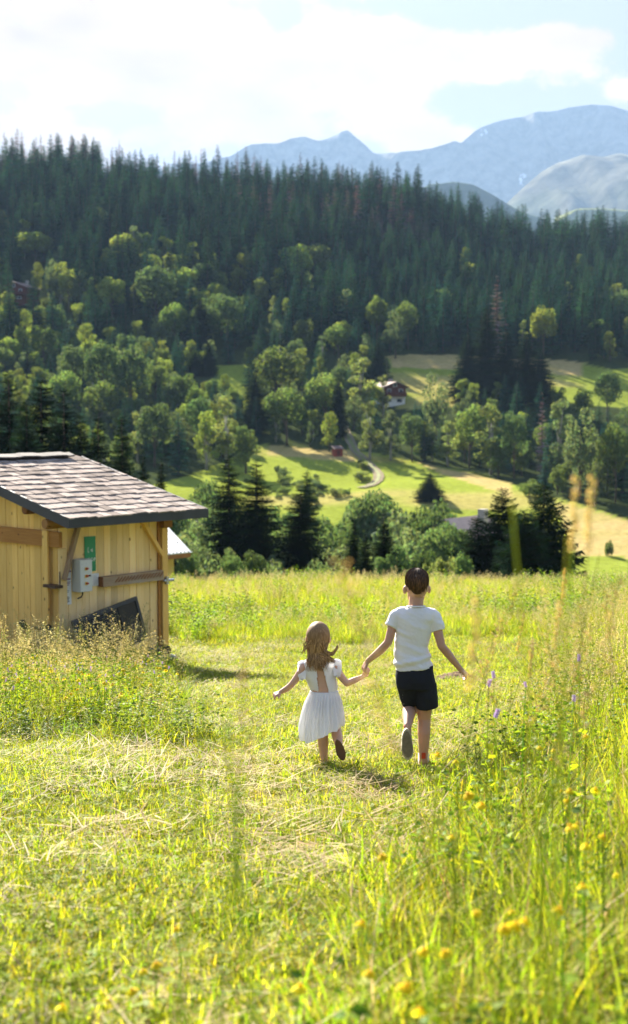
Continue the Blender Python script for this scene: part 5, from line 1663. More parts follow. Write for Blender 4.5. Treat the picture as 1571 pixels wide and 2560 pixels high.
def build_girl():
    g0 = hit(812, 1917); Y0 = g0.y
    O = Vector(g0)
    G = lambda zx, zy, dy=0.0: at(670 + zx / 5.6, 1540 + zy / 5.6, Y0 + dy) - O
    sc = Y0 / FPX / 5.6
    girl = empty('person', O)
    tag(girl, 'small girl with long blond hair in white open-backed dress running beside the boy', 'person')
    b_ = MB()
    hc = G(705, 300, .04)
    q = head(b_, hc, .98, -.10, -.06)
    limb(b_, [G(712, 400, .03), G(722, 640, .01)], [.036, .04])
    rings(b_, [(G(722, 640, .01), .05, .04, 0), (G(724, 720, .01), .083, .052, 0), (G(740, 880, .01), .082, .056, 0), (G(775, 1050, .0), .078, .056, 0), (G(790, 1250, 0), .088, .065, 0), (G(795, 1400, 0), .08, .06, 0)])
    limb(b_, [G(500, 720, .0), G(420, 850, -.01), G(330, 965, -.02)], [.030, .026, .022]); limb(b_, [G(330, 965, -.02), G(265, 1020, 0), G(180, 1065, .01)], [.022, .022, .016])
    limb(b_, [G(950, 730, .0), G(1020, 840, -.01), G(1105, 945, -.03)], [.030, .026, .022]); limb(b_, [G(1105, 945, -.03), G(1200, 905, -.01), G(1330, 850, .02)], [.022, .022, .015])
    hand(b_, G(180, 1065, .01), G(110, 1100, .0) - G(180, 1065, .01), Vector((.3, .4, -.8)), .085, .7, 1)
    hand(b_, G(1330, 850, .02), G(1405, 755, .03) - G(1330, 850, .02), Vector((-.3, .8, .3)), .085, .35, -1)
    lk = G(765, 1640, .03); la = G(790, 2020, .0)
    limb(b_, [G(745, 1380, 0), lk], [.052, .037]); limb(b_, [lk, lk.lerp(la, .35), la], [.037, .037, .023]); limb(b_, [la, la + Vector((0, .09, -.03))], [.024, .022])
    rk = G(955, 1590, .05); ra = G(1000, 1830, -.12)
    limb(b_, [G(850, 1380, 0), G(910, 1500, .03), rk], [.054, .046, .037]); limb(b_, [rk, rk.lerp(ra, .4), ra], [.037, .037, .024]); limb(b_, [ra, G(1015, 1900, -.12)], [.024, .02])
    body = link('body', fuse(b_, 'body', .0045, 4, M_SKIN_G), girl)
    for sg in (-1, 1):
        e = MB(); ball(e, q(sg * .028, .076, .0), .012, n=10); e.build('eye', bpy.data.materials['eye_dark'], body, True)
    # sandals
    toe = G(1040, 1960, -.165); heel = G(985, 1790, -.17)
    X = (toe - heel).normalized(); Zv = Vector((-.05, 1, .1)); Zv = (Zv - X * Zv.dot(X)).normalized(); Yv = Zv.cross(X); mid = (toe + heel) / 2 - Zv * .008
    M = Matrix(((X.x, Yv.x, Zv.x, mid.x), (X.y, Yv.y, Zv.y, mid.y), (X.z, Yv.z, Zv.z, mid.z), (0, 0, 0, 1)))
    def sandal(M, L):
        n = 24; o = [(math.cos(2*PI*i/n) * .5 * L, math.sin(2*PI*i/n) * (.2 + .03 * math.cos(2*PI*i/n)) * L) for i in range(n)]
        m = MB(); m.add([M @ Vector((a, c, z)) for z in (0, .014) for a, c in o], [tuple(range(n-1, -1, -1)), tuple(range(n, 2*n))] + [(k, (k+1) % n, n+(k+1) % n, n+k) for k in range(n)])
        s_ = m.build('sandal', M_SANDAL, body)
        t = MB(); t.tube([M @ Vector((.22*L, math.cos(a) * .19 * L, .014 + math.sin(a) * .03)) for a in [PI*i/8 for i in range(9)]], .006, 5); t.build('strap', M_SANDAL, s_)
    sandal(M, .145)
    f = la + Vector((0, .05, 0)); f.z = .012
    sandal(Matrix.Translation(f) @ Matrix.Rotation(PI/2, 4, 'Z'), .145)
    # dress bodice: open keyhole at the back
    n = 112; k = 44; V = []; F = []
    yy = np.linspace(615, 1062, k + 1)
    cx = np.interp(yy, [600, 640, 750, 870, 1000, 1062], [722, 724, 722, 738, 783, 788]); hw = np.interp(yy, [600, 640, 700, 870, 1000, 1062], [165, 228, 240, 222, 202, 188]) * sc
    hd = np.interp(yy, [600, 700, 870, 1062], [.045, .060, .066, .063])
    for i in range(k + 1):
        c = G(cx[i], yy[i], .005)
        for j in range(n):
            a = 2*PI*j/n
            V.append((c.x + hw[i] * math.cos(a), c.y + hd[i] * math.sin(a), c.z + .004 * math.sin(7*a + i * .2)))
    for i in range(k):
        ym = (yy[i] + yy[i+1]) / 2
        x0 = G(np.interp(ym, [690, 1065], [676, 708]), ym).x; x1 = G(np.interp(ym, [690, 1065], [766, 860]), ym).x
        for j in range(n):
            a = 2*PI*(j+.5)/n; xm = (V[i*n+j][0] + V[i*n+(j+1) % n][0]) / 2
            if math.sin(a) < 0 and x0 < xm < x1 and ym > 680: continue
            F.append((i*n+j, i*n+(j+1) % n, (i+1)*n+(j+1) % n, (i+1)*n+j))
    dm = MB(); dm.add(V, F)
    dress = dm.build('dress_bodice', M_DRESS, body, True)
    so_ = dress.modifiers.new('thick', 'SOLIDIFY'); so_.thickness = .004; so_.offset = 1
    # skirt: gathered at the waist, wind-blown hem lower at left
    n = 200; k = 26; V = []; F = []
    hemx = [380, 520, 700, 860, 1040, 1100]; hemy = [1680, 1745, 1670, 1602, 1540, 1520]
    for i in range(k + 1):
        t = i / k
        for j in range(n):
            a = 2*PI*j/n
            wx = 788 + 190 * math.cos(a); hx = 748 + 312 * math.cos(a)
            wy = 1056; hy = float(np.interp(hx, hemx, hemy)) + 26 * math.sin(a)
            e = t ** .8
            xx = wx + (hx - wx) * (math.sin(e * PI / 2) ** 1.15) - (math.cos(a) < 0) * 0
            if t > .85: xx += (748 - xx) * ((t - .85) / .15) ** 2 * .10
            y_ = wy + (hy - wy) * t
            p = G(xx, y_, 0)
            dep = (.063 + (.165 - .063) * e)
            pl = (.010 * math.sin(34*a + 1.5*math.sin(3*a)) * min(1, t*4) * (1 - .45*t) + .012 * math.sin(9*a + 2*t + .6*math.sin(5*a)) * t + .006 * math.sin(17*a - 3*t) * t)
            p = Vector((p.x + pl * math.cos(a), p.y + (dep + pl) * math.sin(a), p.z))
            V.append(p)
    for i in range(k):
        for j in range(n): F.append((i*n+j, (i+1)*n+j, (i+1)*n+(j+1) % n, i*n+(j+1) % n))
    sm = MB(); sm.add(V, F); sk = sm.build('dress_skirt', M_DRESS, body, True)
    wb = MB(); c = G(788, 1058, .005)
    wb.tube([c + Vector((math.cos(a) * 193 * sc, math.sin(a) * .067, 0)) for a in [2*PI*i/40 for i in range(41)]], .006, 6); wb.build('waistband', M_DRESS, sk, True)
    # flutter sleeves
    for (top, bot, sgn) in ((G(545, 632, .0), G(515, 900, -.03), -1), (G(905, 610, .0), G(945, 850, -.03), 1)):
        m = MB(); vs = []; fs = []; nn = 26; kk = 5
        for i in range(nn + 1):
            a = -.35 * PI + 1.5 * PI * i / nn     # over the shoulder, front to back
            t = i / nn
            zc = top.z - (top.z - bot.z) * abs(math.sin((t - .45) * PI)) ** 1.3 * (.9 if t > .45 else .6)
            yc = top.y + .055 * math.cos(PI * (t * 1.0)) * 1.0
            base = Vector((top.x + (bot.x - top.x) * abs(t - .45), yc, zc))
            for j in range(kk + 1):
                s_ = j / kk
                out = Vector((sgn * 1.0, 0, .25 - .5 * s_))
                wv = .007 * math.sin(i * 2.1 + j * .5) * s_
                ln_ = .056 * math.sin(PI * min(1, max(0.08, t * 1.0))) ** .5 + .006
                vs.append(base + out.normalized() * ln_ * s_ + Vector((0, wv, wv)))
        for i in range(nn):
            for j in range(kk): b0 = i*(kk+1)+j; fs.append((b0, b0+1, b0+kk+2, b0+kk+1))
        m.add(vs, fs); m.build('flutter_sleeve', M_DRESS, dress, True)
    # hair
    h = MB(); n = 36; k = 18; vs = []; fs = []
    for i in range(k + 1):
        for j in range(n):
            th = 2*PI*j/n; back = .5 - .5*math.sin(th)
            ph = (1.2 + 1.0 * back) * i / k
            rad = 1.03 + .04 * (fbm(np.array([th * 3.]), np.array([ph * 2.]), 13)[0] - .5)
            vs.append(hc + Vector((math.sin(ph)*math.cos(th)*.078, math.sin(ph)*math.sin(th)*.092 - .010, math.cos(ph)*.092 + .014)) * rad)
    for i in range(k):
        for j in range(n): fs.append((i*n+j, (i+1)*n+j, (i+1)*n+(j+1) % n, i*n+(j+1) % n))
    h.add(vs, fs, 0, (.75, .72, .7))
    rr = random.Random(9); paths = []
    for s_ in range(760):
        u = rr.uniform(-1, 1)
        # root on the scalp, then over the back of the head and down
        x0 = 705 + u * 120; y0 = 140 + abs(u) * 70 + rr.uniform(0, 60)
        mid = (705 + u * 150 + rr.uniform(-12, 12), 340 + rr.uniform(-40, 40))
        low = (690 + u * 120 + rr.uniform(-15, 15), 520 + rr.uniform(-30, 40))
        end = (700 + u * 150 + rr.gauss(0, 25), rr.uniform(600, 785))
        d0 = .02 - .05 * rr.random()
        P = [G(x0, y0, .0 + .06 * (1 - abs(u)) * 0 - .02), G(mid[0], mid[1], -.062 + .06 * u * u), G(low[0], low[1], -.055 + .05 * u * u), G(end[0], end[1], -.052 - rr.uniform(0, .025) + .02 * abs(u))]
        if rr.random() < .10 and u > -.1:       # locks blown to the right
            P = P[:2] + [G(790 + rr.uniform(-20, 20), 480 + rr.uniform(-30, 30), -.05), G(880 + rr.uniform(-20, 20), 535 + rr.uniform(-25, 25), -.06), G(935 + rr.uniform(-15, 15), 500 + rr.uniform(-20, 20), -.06), G(975 + rr.uniform(-15, 20), 425 + rr.uniform(-20, 30), -.06)]
        elif rr.random() < .09 and u < -.2:     # wisps to the left
            P = P[:2] + [G(540 + rr.uniform(-20, 20), 420 + rr.uniform(-60, 60), -.03), G(490 + rr.uniform(-30, 20), 440 + rr.uniform(-120, 110), -.03)]
        elif rr.random() < .06:
            P = P[:3] + [G(860 + rr.uniform(-40, 40), 600 + rr.uniform(-30, 40), -.06), G(920 + rr.uniform(-40, 40), 610 + rr.uniform(-20, 60), -.06)]
        paths.append(spline(P, 5))
    strands(h, paths, .0034, 0, 6, [(1, 1, 1), (1.25, 1.22, 1.15), (.7, .66, .6), (1.5, 1.45, 1.35), (.55, .5, .45)])
    h.build('hair', M_HAIR_G, body, True, col=True)
build_boy(); build_girl()

# ------------------------------------------------------------------ dug earth
M_SOIL = plain_mat('brown_earth', (0.13, 0.085, 0.05), .95, .1, 12, .4, .8)
def mound(px, py, w, d, hgt, seed, lab):
    c = hit(px, py); e = empty('earth_mound', c); tag(e, lab, 'mound')
    n = 34; vs = []; fs = []
    for i in range(n + 1):
        for j in range(n + 1):
            x = (i / n - .5) * w; y = (j / n - .5) * d; r = math.hypot(2*x/w, 2*y/d)
            nz = float(fbm(np.array([x * 14 + seed]), np.array([y * 14.]), seed, 4)[0])
            z = hgt * max(0, 1 - r * r) ** .8 * (.35 + 1.3 * nz) + H(c.x + x, c.y + y) - c.z - .012 * (r > .95)
            if r > 1: z -= .05 * (r - 1)
            vs.append((x, y, z))
    for i in range(n):
        for j in range(n): b0 = i*(n+1)+j; fs.append((b0, b0+n+1, b0+n+2, b0+1))
    m = MB(); m.add(vs, fs); m.build('soil', M_SOIL, e, True)
    rr = random.Random(seed)
    for k in range(26):
        a = rr.uniform(0, 6.28); r = rr.random() ** .6
        x = math.cos(a) * r * w * .46; y = math.sin(a) * r * d * .46
        s = rr.uniform(.018, .045); t = MB()
        ball(t, (0, 0, 0), s, (1, rr.uniform(.7, 1.2), rr.uniform(.6, .9)), 8)
        t.v = [(v[0] * rr.uniform(.8, 1.2), v[1] * rr.uniform(.8, 1.2), v[2]) for v in t.v]
        o = t.build('clod', M_SOIL, e); o.location = (x, y, H(c.x + x, c.y + y) - c.z + hgt * max(0, 1 - r*r) ** .8 + s * .2)
mound(1140, 1703, .62, .9, .10, 5, 'heap of brown dug earth in the mown grass beside the boy\'s free hand')
mound(893, 1712, .34, .5, .06, 8, 'low patch of bare earth in the grass behind the joined hands')
# ------------------------------------------------------------------ grass, herbs, hay
M_GRASS = foliage_mat('grass_blades', .55, .6, .10, .38, .028, tcol=(1.3, 1.3, .38))
M_HERB = foliage_mat('herb_leaves', .52, .6, .08, .25, .025, tcol=(1.3, 1.25, .45))
M_HAY = foliage_mat('dry_grass', .35, .7, .15, .22, .015, tcol=(1.15, 1.05, .8))
M_PETAL_Y = foliage_mat('yellow_petals', .45, .6, .1, .12, .008, tcol=(1.05, 1.05, .5))
M_PETAL_V = foliage_mat('violet_petals', .4, .5, .3, .2, .02, tcol=(1.1, 1, 1.1))
MATS = [M_GRASS, M_HAY, M_PETAL_Y, M_PETAL_V, M_HERB]
GC = [(.18, .245, .021), (.245, .295, .025), (.325, .335, .03), (.135, .20, .02), (.40, .36, .055)]
HC = [(.40, .31, .14), (.33, .23, .09), (.48, .39, .21), (.27, .19, .08)]

def blade(mb, p, az, L, w, lean, bend, c, m=0, seg=4):
    """a curved tapering blade as a folded strip"""
    vs = []; fs = []
    d = Vector((math.cos(az), math.sin(az), 0)); sd = Vector((-d.y, d.x, 0))
    pos = Vector(p); ang = lean
    for i in range(seg + 1):
        t = i / seg
        ww = w * (1 - t ** 1.6) * .5 + .0004
        vs += [pos - sd * ww, pos + sd * ww]
        step = L / seg
        pos = pos + (d * math.sin(ang) + Vector((0, 0, math.cos(ang)))) * step
        ang += bend / seg
    for i in range(seg): fs.append((2*i, 2*i+1, 2*i+3, 2*i+2))
    mb.add(vs, fs, m, c)
    return pos
def leaflet(mb, p, nrm, s, c, m=4, az=0.0):
    nrm = Vector(nrm).normalized(); a = nrm.cross(Vector((math.cos(az), math.sin(az), .1))).normalized(); b_ = nrm.cross(a)
    p = Vector(p)
    mb.add([p, p + a * s * .5 + b_ * s * .42 + nrm * s * .06, p + a * s, p + a * s * .5 - b_ * s * .42 + nrm * s * .06], [(0, 1, 2, 3)], m, c)
def stalk(mb, p, az, L, lean, bend, c, head, r, wst=.0022):
    """flowering stem with a seed head: head 0 loose panicle, 1 dense spike, 2 nodding brome"""
    d = Vector((math.cos(az), math.sin(az), 0)); pts = []; pos = Vector(p); ang = lean; seg = 6
    for i in range(seg + 1):
        pts.append(pos.copy()); pos = pos + (d * math.sin(ang) + Vector((0, 0, math.cos(ang)))) * (L / seg); ang += bend / seg * (i / seg) * 2
    mb.tube(pts, [wst * (1 - .55 * i / seg) for i in range(seg + 1)], 3, 0 if r.random() < .5 else 1, c, cap=False)
    hc = r.choice([(.44, .37, .15), (.50, .43, .20), (.38, .31, .16), (.54, .48, .26), (.36, .38, .10)])
    if head == 1:
        for k in range(26):
            t = .80 + .20 * k / 26; q = spl(pts, t); a = r.uniform(0, 6.28)
            leaflet(mb, q, (math.cos(a), math.sin(a), .9), .012, hc, 1, a)
    else:
        for k in range(24 if head == 0 else 14):
            t = .66 + .34 * k / (24 if head == 0 else 14); q = spl(pts, t); a = r.uniform(0, 6.28)
            l = (.045 if head == 0 else .06) * (1.25 - t) * 3 * r.uniform(.5, 1.1)
            e = q + Vector((math.cos(a) * l, math.sin(a) * l, l * (.35 if head == 0 else -.4)))
            mb.add([q, q + Vector((.0009, 0, .0009)), e], [(0, 1, 2)], 1, hc)
            for w in range(3):
                leaflet(mb, q.lerp(e, .55 + .22 * w), (r.uniform(-1, 1), r.uniform(-1, 1), r.uniform(.2, 1)), .011 if head == 0 else .016, hc, 1, r.uniform(0, 6.28))
def spl(pts, t):
    f = t * (len(pts) - 1); i = min(int(f), len(pts) - 2); return pts[i].lerp(pts[i+1], f - i)

def tuft_mown(seed):
    r = random.Random(seed); m = MB()
    for k in range(52):
        a = r.uniform(0, 6.28); q = r.random() ** .5 * .13
        blade(m, (math.cos(a) * q, math.sin(a) * q, -.005), r.uniform(0, 6.28), r.uniform(.025, .085), r.uniform(.0028, .0055), r.uniform(.1, 1.0), r.uniform(.1, 1.2), r.choice(GC), 0, 3)
    for k in range(6):
        a = r.uniform(0, 6.28); q = r.random() ** .5 * .12; z = r.uniform(.015, .05)
        p = (math.cos(a) * q, math.sin(a) * q, z); c = r.choice(GC[:4]); n0 = (r.uniform(-.5, .5), r.uniform(-.5, .5), 1)
        for j in range(3): leaflet(m, p, n0, r.uniform(.010, .018), c, 4, a + j * 2.09)
    for k in range(3):
        a = r.uniform(0, 6.28); q = r.random() * .1
        blade(m, (math.cos(a) * q, math.sin(a) * q, .01), r.uniform(0, 6.28), r.uniform(.05, .13), .004, r.uniform(.9, 1.5), r.uniform(0, .4), r.choice(HC), 1, 2)
    return m.mesh('mown_tuft', MATS, col=True)
def tuft_hay(seed):
    r = random.Random(seed); m = MB()
    for k in range(26):
        a = r.uniform(0, 6.28); q = r.random() ** .5 * .2
        blade(m, (math.cos(a) * q, math.sin(a) * q, r.uniform(.012, .05)), r.uniform(0, 6.28), r.uniform(.08, .26), r.uniform(.003, .006), r.uniform(1.25, 1.6), r.uniform(-.15, .3), r.choice(HC), 1, 3)
    return m.mesh('hay', MATS, col=True)
def tuft_tall(seed, hmax=.55, nb=44, ns=1, rad=.16, smax=.95, dry=.08):
    r = random.Random(seed); m = MB()
    for k in range(nb):
        a = r.uniform(0, 6.28); q = r.random() ** .5 * rad
        c = r.choice(HC) if r.random() < dry else r.choice(GC)
        blade(m, (math.cos(a) * q, math.sin(a) * q, -.01), r.uniform(0, 6.28), hmax * r.uniform(.4, 1), r.uniform(.004, .0085), r.uniform(.02, .3), r.uniform(.1, 1.3), c, 1 if c in HC else 0, 5)
    for k in range(ns):
        a = r.uniform(0, 6.28); q = r.random() * rad
        stalk(m, (math.cos(a) * q, math.sin(a) * q, -.01), r.uniform(0, 6.28), smax * r.uniform(.65, 1), r.uniform(0, .14), r.uniform(.0, .6), r.choice([(.24, .26, .06), (.32, .30, .10), (.20, .25, .05)]), r.choice([0, 0, 1, 2]), r)
    return m.mesh('tall_tuft', MATS, col=True)
def tuft_herb(seed, h=.34, n=11):
    r = random.Random(seed); m = MB()
    for k in range(n):
        a = r.uniform(0, 6.28); q = r.random() ** .5 * .15; L = h * r.uniform(.5, 1); az = r.uniform(0, 6.28)
        e = blade(m, (math.cos(a) * q, math.sin(a) * q, -.01), az, L, .004, r.uniform(0, .3), r.uniform(-.1, .4), GC[3], 0, 3)
        b0 = Vector((math.cos(a) * q, math.sin(a) * q, 0))
        for j in range(13):
            t = .15 + .85 * j / 13; p = b0.lerp(e, t); aa = j * 2.4 + a
            leaflet(m, p, (math.cos(aa) * .6, math.sin(aa) * .6, .8), r.uniform(.016, .034), r.choice([(.12, .20, .02), (.16, .245, .024), (.09, .155, .02), (.22, .285, .03)]), 4, aa)
    return m.mesh('herb_tuft', MATS, col=True)

T_MOWN = [tuft_mown(300 + i) for i in range(7)]
T_HAY = [tuft_hay(320 + i) for i in range(4)]
T_TALL = [tuft_tall(340 + i) for i in range(7)]
T_TALLFAR = [tuft_tall(360 + i, .44, 48, 1, .26, .66, .03) for i in range(5)]
T_BLADES = [tuft_tall(350 + i, .55, 46, 0, .16, .9, .15) for i in range(4)]
T_HERB = [tuft_herb(380 + i) for i in range(5)]
T_STALK = [tuft_tall(390 + i, .5, 5, 7, .2, 1.05, .3) for i in range(5)]

def spread(y0, y1, dens, seed, margin=.6, umax=.29, xlim=None):
    r = np.random.default_rng(seed)
    A = 0; ys = np.linspace(y0, y1, 400)
    wid = 2 * (umax * ys + margin)
    N = int(np.trapz(wid, ys) * dens)
    y = np.interp(r.uniform(0, 1, N), np.concatenate([[0], np.cumsum((wid[1:] + wid[:-1]) / 2 * np.diff(ys))]) / np.trapz(wid, ys), ys)
    x = (umax * y + margin) * r.uniform(-1, 1, N)
    return x, y, r
def hut_clear(x, y):
    """true inside the hut"""
    q = np.stack([x - HUT_A.x, y - HUT_A.y], 1); c, s = math.cos(HUT_RZ), math.sin(HUT_RZ)
    lx = q[:, 0] * c + q[:, 1] * s; ly = -q[:, 0] * s + q[:, 1] * c
    return (lx > -.05) & (lx < Lx + .1) & (ly > -.08) & (ly < Ly)
def put(name, x, y, r, s, meshes, label, zs=None, tilt=.15, dz=0.0):
    k = ~hut_clear(x, y); x, y, s = x[k], y[k], s[k]
    if zs is not None: zs = zs[k]
    n = len(x)
    L = np.stack([x, y, height(x, y) + dz], 1)
    R = np.stack([r.uniform(-tilt, tilt, n), r.uniform(-tilt, tilt, n), r.uniform(0, 6.28, n)], 1)
    S3 = np.stack([s, s, s * (zs if zs is not None else 1)], 1)
    return scatter(name, L, R, S3, r.integers(0, len(meshes), n), meshes, label, 'grass')
cnt = {}
def near_mound(x, y):
    b_ = np.zeros(len(x), bool)
    for (px, py, w, d) in ((1140, 1703, .26, .36), (893, 1712, .13, .2)):
        c = hit(px, py); b_ |= ((x - c.x) / w) ** 2 + ((y - c.y) / d) ** 2 < 1
    return b_
# mown sward, thicker close to the camera
xs = []; ys_ = []
for (a, b_, dns, sd) in ((2.6, 7, 150, 1), (7, 14, 110, 2), (14, 29, 62, 3)):
    x, y, r = spread(a, b_, dns, sd); xs.append(x); ys_.append(y)
x = np.concatenate(xs); y = np.concatenate(ys_)
tm = tall_mask(x, y); k = (tm < .75) & ~near_mound(x, y); bare = fbm(x * 1.1, y * 1.1, 151, 3)
k &= r.uniform(0, 1, len(x)) < 1.25 - sstep(.52, .68, bare) * .85
x, y = x[k], y[k]
put('mown_grass', x, y, r, r.uniform(.75, 1.35, len(x)) * (1 + .02 * np.clip(y - 8, 0, 20)), T_MOWN, 'short mown yellow-green grass of the path and clearing')
# cut hay left lying
x, y, r = spread(2.6, 27, 20, 7)
hn = fbm(x * .9, y * .9, 51, 3); k = (tall_mask(x, y) < .6) & (r.uniform(0, 1, len(x)) < .07 + .65 * sstep(.50, .64, hn)) & ~near_mound(x, y)
x, y = x[k], y[k]
put('cut_hay', x, y, r, r.uniform(.7, 1.3, len(x)), T_HAY, 'straw-coloured cut hay lying on the mown grass', tilt=.1, dz=.015)
# tall meadow beyond the clearing
x, y, r = spread(23, 47, 17, 11, 1.5)
k = r.uniform(0, 1, len(x)) < tall_mask(x, y); k &= (x > -8.5); x, y = x[k], y[k]
put('meadow_grass', x, y, r, r.uniform(.8, 1.25, len(x)), T_TALLFAR, 'tall uncut meadow grass beyond the clearing', np.where(y < 32, .8, 1.0) * (.7 + .5 * fbm(x * .3, y * .3, 171)))
x, y, r = spread(24, 44, 6, 12, 1.5)
hb = fbm(x * .35, y * .35, 181, 3); k = (r.uniform(0, 1, len(x)) < tall_mask(x, y) * sstep(.42, .62, hb)) & (x > -8.5); x, y = x[k], y[k]
put('meadow_clumps', x, y, r, r.uniform(1.1, 1.9, len(x)), T_HERB, 'darker leafy clumps in the meadow beyond the clearing')
# uncut bank on the right
x, y, r = spread(1.6, 26, 78, 13)
k = (x > -.6) & (r.uniform(0, 1, len(x)) < tall_mask(x, y) * (1.0 if True else 0)) & (y < 27); x, y = x[k], y[k]
thin = r.uniform(0, 1, len(x)) < np.interp(y, [0, 8, 26], [1, .85, .55]); x, y = x[thin], y[thin]
edge_d = x - np.interp(y, [0, 4, 6, 8.7, 12, 26], [-.1, .12, .75, 1.35, 2.1, 4.4])
zz = .54 + .5 * sstep(.0, 1.5, edge_d) * np.interp(y, [1.5, 3, 5, 8], [.35, .5, .85, 1.0])
k = ~((y < 3.0) & (r.uniform(0, 1, len(x)) < .5)); x, y, zz = x[k], y[k], zz[k]
nb_ = y < 8
put('foreground_grass', x[nb_], y[nb_], r, r.uniform(.8, 1.15, nb_.sum()), T_BLADES, 'blurred uncut grass blades of the right foreground', zz[nb_])
x, y, zz = x[~nb_], y[~nb_], zz[~nb_]
put('bank_grass', x, y, r, r.uniform(.8, 1.15, len(x)), T_TALL[:3] + T_BLADES, 'tall flowering grass on the bank at the right', zz)
x, y, r = spread(5.0, 25, .8, 29)
k = (x > .3) & (tall_mask(x, y) > .8) & (x - np.interp(y, [0, 4, 6, 8.7, 12, 26], [-.1, .12, .75, 1.35, 2.1, 4.4]) > .35); x, y = x[k], y[k]
put('bank_stalks', x, y, r, r.uniform(.7, 1.0, len(x)), T_STALK, 'thin ripe grass stalks rising from the right bank')
# herbs in the tall patches
x, y, r = spread(1.6, 24, 42, 17)
tmk = tall_mask(x, y); k = (r.uniform(0, 1, len(x)) < tmk * np.where(x > -.7, .14, .55)) & (y < 25); x, y = x[k], y[k]
put('meadow_herbs', x, y, r, r.uniform(.7, 1.3, len(x)), T_HERB, 'leafy green herbs growing between the tall grasses', .35 + .65 * tall_mask(x, y))
# uncut patch before the hut
x, y, r = spread(9, 20.5, 60, 19)
k = (x < -.7) & (r.uniform(0, 1, len(x)) < tall_mask(x, y)); x, y = x[k], y[k]
put('patch_grass', x, y, r, r.uniform(.65, 1.05, len(x)), T_TALL[:2] + T_BLADES, 'uncut grass patch before the wooden hut', np.interp(y, [9.5, 12, 18], [.68, .92, .84]) * (.35 + .65 * tall_mask(x, y)))
x, y, r = spread(12, 20, 1.7, 23)
k = (x < -1.4) & (r.uniform(0, 1, len(x)) < tall_mask(x, y)); x, y = x[k], y[k]
put('patch_stalks', x, y, r, r.uniform(.8, 1.1, len(x)), T_STALK, 'tall flowering grass stalks standing before the hut wall')

# ------------------------------------------------------------------ single flowers and stalks
def flower_meshes(kind, seed):
    r = random.Random(seed); hd = MB(); st = MB()
    st.tube([(0, 0, 0), (.012, .004, .5), (.0, .0, 1.0)], [.0024, .002, .0016], 4, 0, (.20, .28, .04), cap=False)
    for t in (.2, .4, .6): leaflet(st, (0, 0, t), (r.uniform(-1, 1), r.uniform(-1, 1), .6), .045, GC[1], 0, r.uniform(0, 6))
    if kind == 'yellow':
        for ring, (s, up, n) in enumerate(((.022, .55, 10), (.016, .75, 8))):
            for k in range(n):
                a = 2*PI*k/n + ring; leaflet(hd, (0, 0, .0), (-math.cos(a) * (1 - up), -math.sin(a) * (1 - up), .6), s, (.86, .76 + r.uniform(-.06, .04), .02), 0, a + PI/2)
        ball(hd, (0, 0, .002), .006, (1, 1, .6), 8, col=(.74, .52, .01))
    else:
        for k in range(34):
            t = k / 34; a = k * 2.4; rad = .012 * (1 - t * .7)
            leaflet(hd, (math.cos(a) * rad * .4, math.sin(a) * rad * .4, t * .055 - .01), (math.cos(a), math.sin(a), .5), .015, (.36 + r.uniform(-.05, .08), .26, .50), 0, a)
    return hd.mesh('flower_head', M_PETAL_Y if kind == 'yellow' else M_PETAL_V, col=True), st.mesh('stem', M_GRASS, col=True)
FY = [flower_meshes('yellow', 500 + i) for i in range(3)]; FV = [flower_meshes('violet', 510 + i) for i in range(3)]
def flower(p, hgt, s, ms, name, lab, group, rr):
    e = empty(name, p, rr.uniform(0, 6.28))
    o = link('stem', ms[1], e); o.scale = (1.2, 1.2, hgt)
    h_ = link('flower_head', ms[0], e); h_.location = (0, 0, hgt); h_.scale = (s, s, s); h_.rotation_euler = (rr.uniform(-.5, .2), rr.uniform(-.4, .4), 0)
    tag(e, lab, 'flower', group)
rf_ = random.Random(77)
# foreground blossoms seen singly (photograph pixels, distance, size)
FG = [(1095, 1885, 4.6, 1.3), (1140, 1902, 4.8, 1.0), (1170, 1985, 4.3, 1.6), (1205, 2010, 4.1, 1.3), (1425, 1975, 4.2, 1.2), (1490, 1972, 4.2, 1.2), (1425, 2064, 3.6, 1.5), (1465, 2113, 3.5, 1.2), (955, 2138, 3.8, 1.3), (905, 2305, 3.1, 1.2), (1018, 2463, 2.7, 1.5), (1050, 2525, 2.6, 1.3), (1110, 2378, 2.9, 1.2), (1060, 2375, 2.9, 1.1), (1290, 2310, 2.8, 1.5), (1315, 2300, 2.8, 1.2), (1262, 2318, 2.8, 1.2), (750, 2465, 3.0, 1.5), (390, 2408, 3.4, 1.2), (358, 2425, 3.4, 1.0), (330, 2475, 3.3, 1.2), (155, 2515, 3.2, 1.3), (1130, 2090, 3.8, 1.0), (1400, 2270, 3.0, 1.2), (1455, 2212, 3.2, 1.1), (925, 2430, 2.8, 1.1), (1510, 2090, 3.5, 1.0), (1190, 2280, 3.0, .9), (1350, 1868, 5.0, 1.0), (1465, 1838, 5.0, 1.0), (275, 2495, 3.3, 1.0), (440, 2320, 3.6, .9)]
for k in range(46):
    px = rf_.uniform(820, 1571); Y = rf_.uniform(2.9, 7.0); py = rf_.uniform(1830, 2540)
    p = at(px, py, Y); zg = H(p.x, Y)
    if .25 < p.z - zg < .55 and tall_mask(np.array([p.x]), np.array([Y]))[0] > .6: FG.append((px, py, Y, rf_.uniform(.7, 1.0)))
for (px, py, Y, s) in FG:
    s *= .8
    p = at(px, py, Y); zg = H(p.x, Y); hgt = max(.12, p.z - zg)
    flower((p.x, Y, p.z - hgt), hgt, s, rf_.choice(FY), 'yellow_flower', 'blurred yellow flower in the foreground grass on the right' if px > 850 else 'blurred yellow flower low in the left foreground', 'yellow foreground flowers, right' if px > 850 else 'yellow foreground flowers, left', rf_)
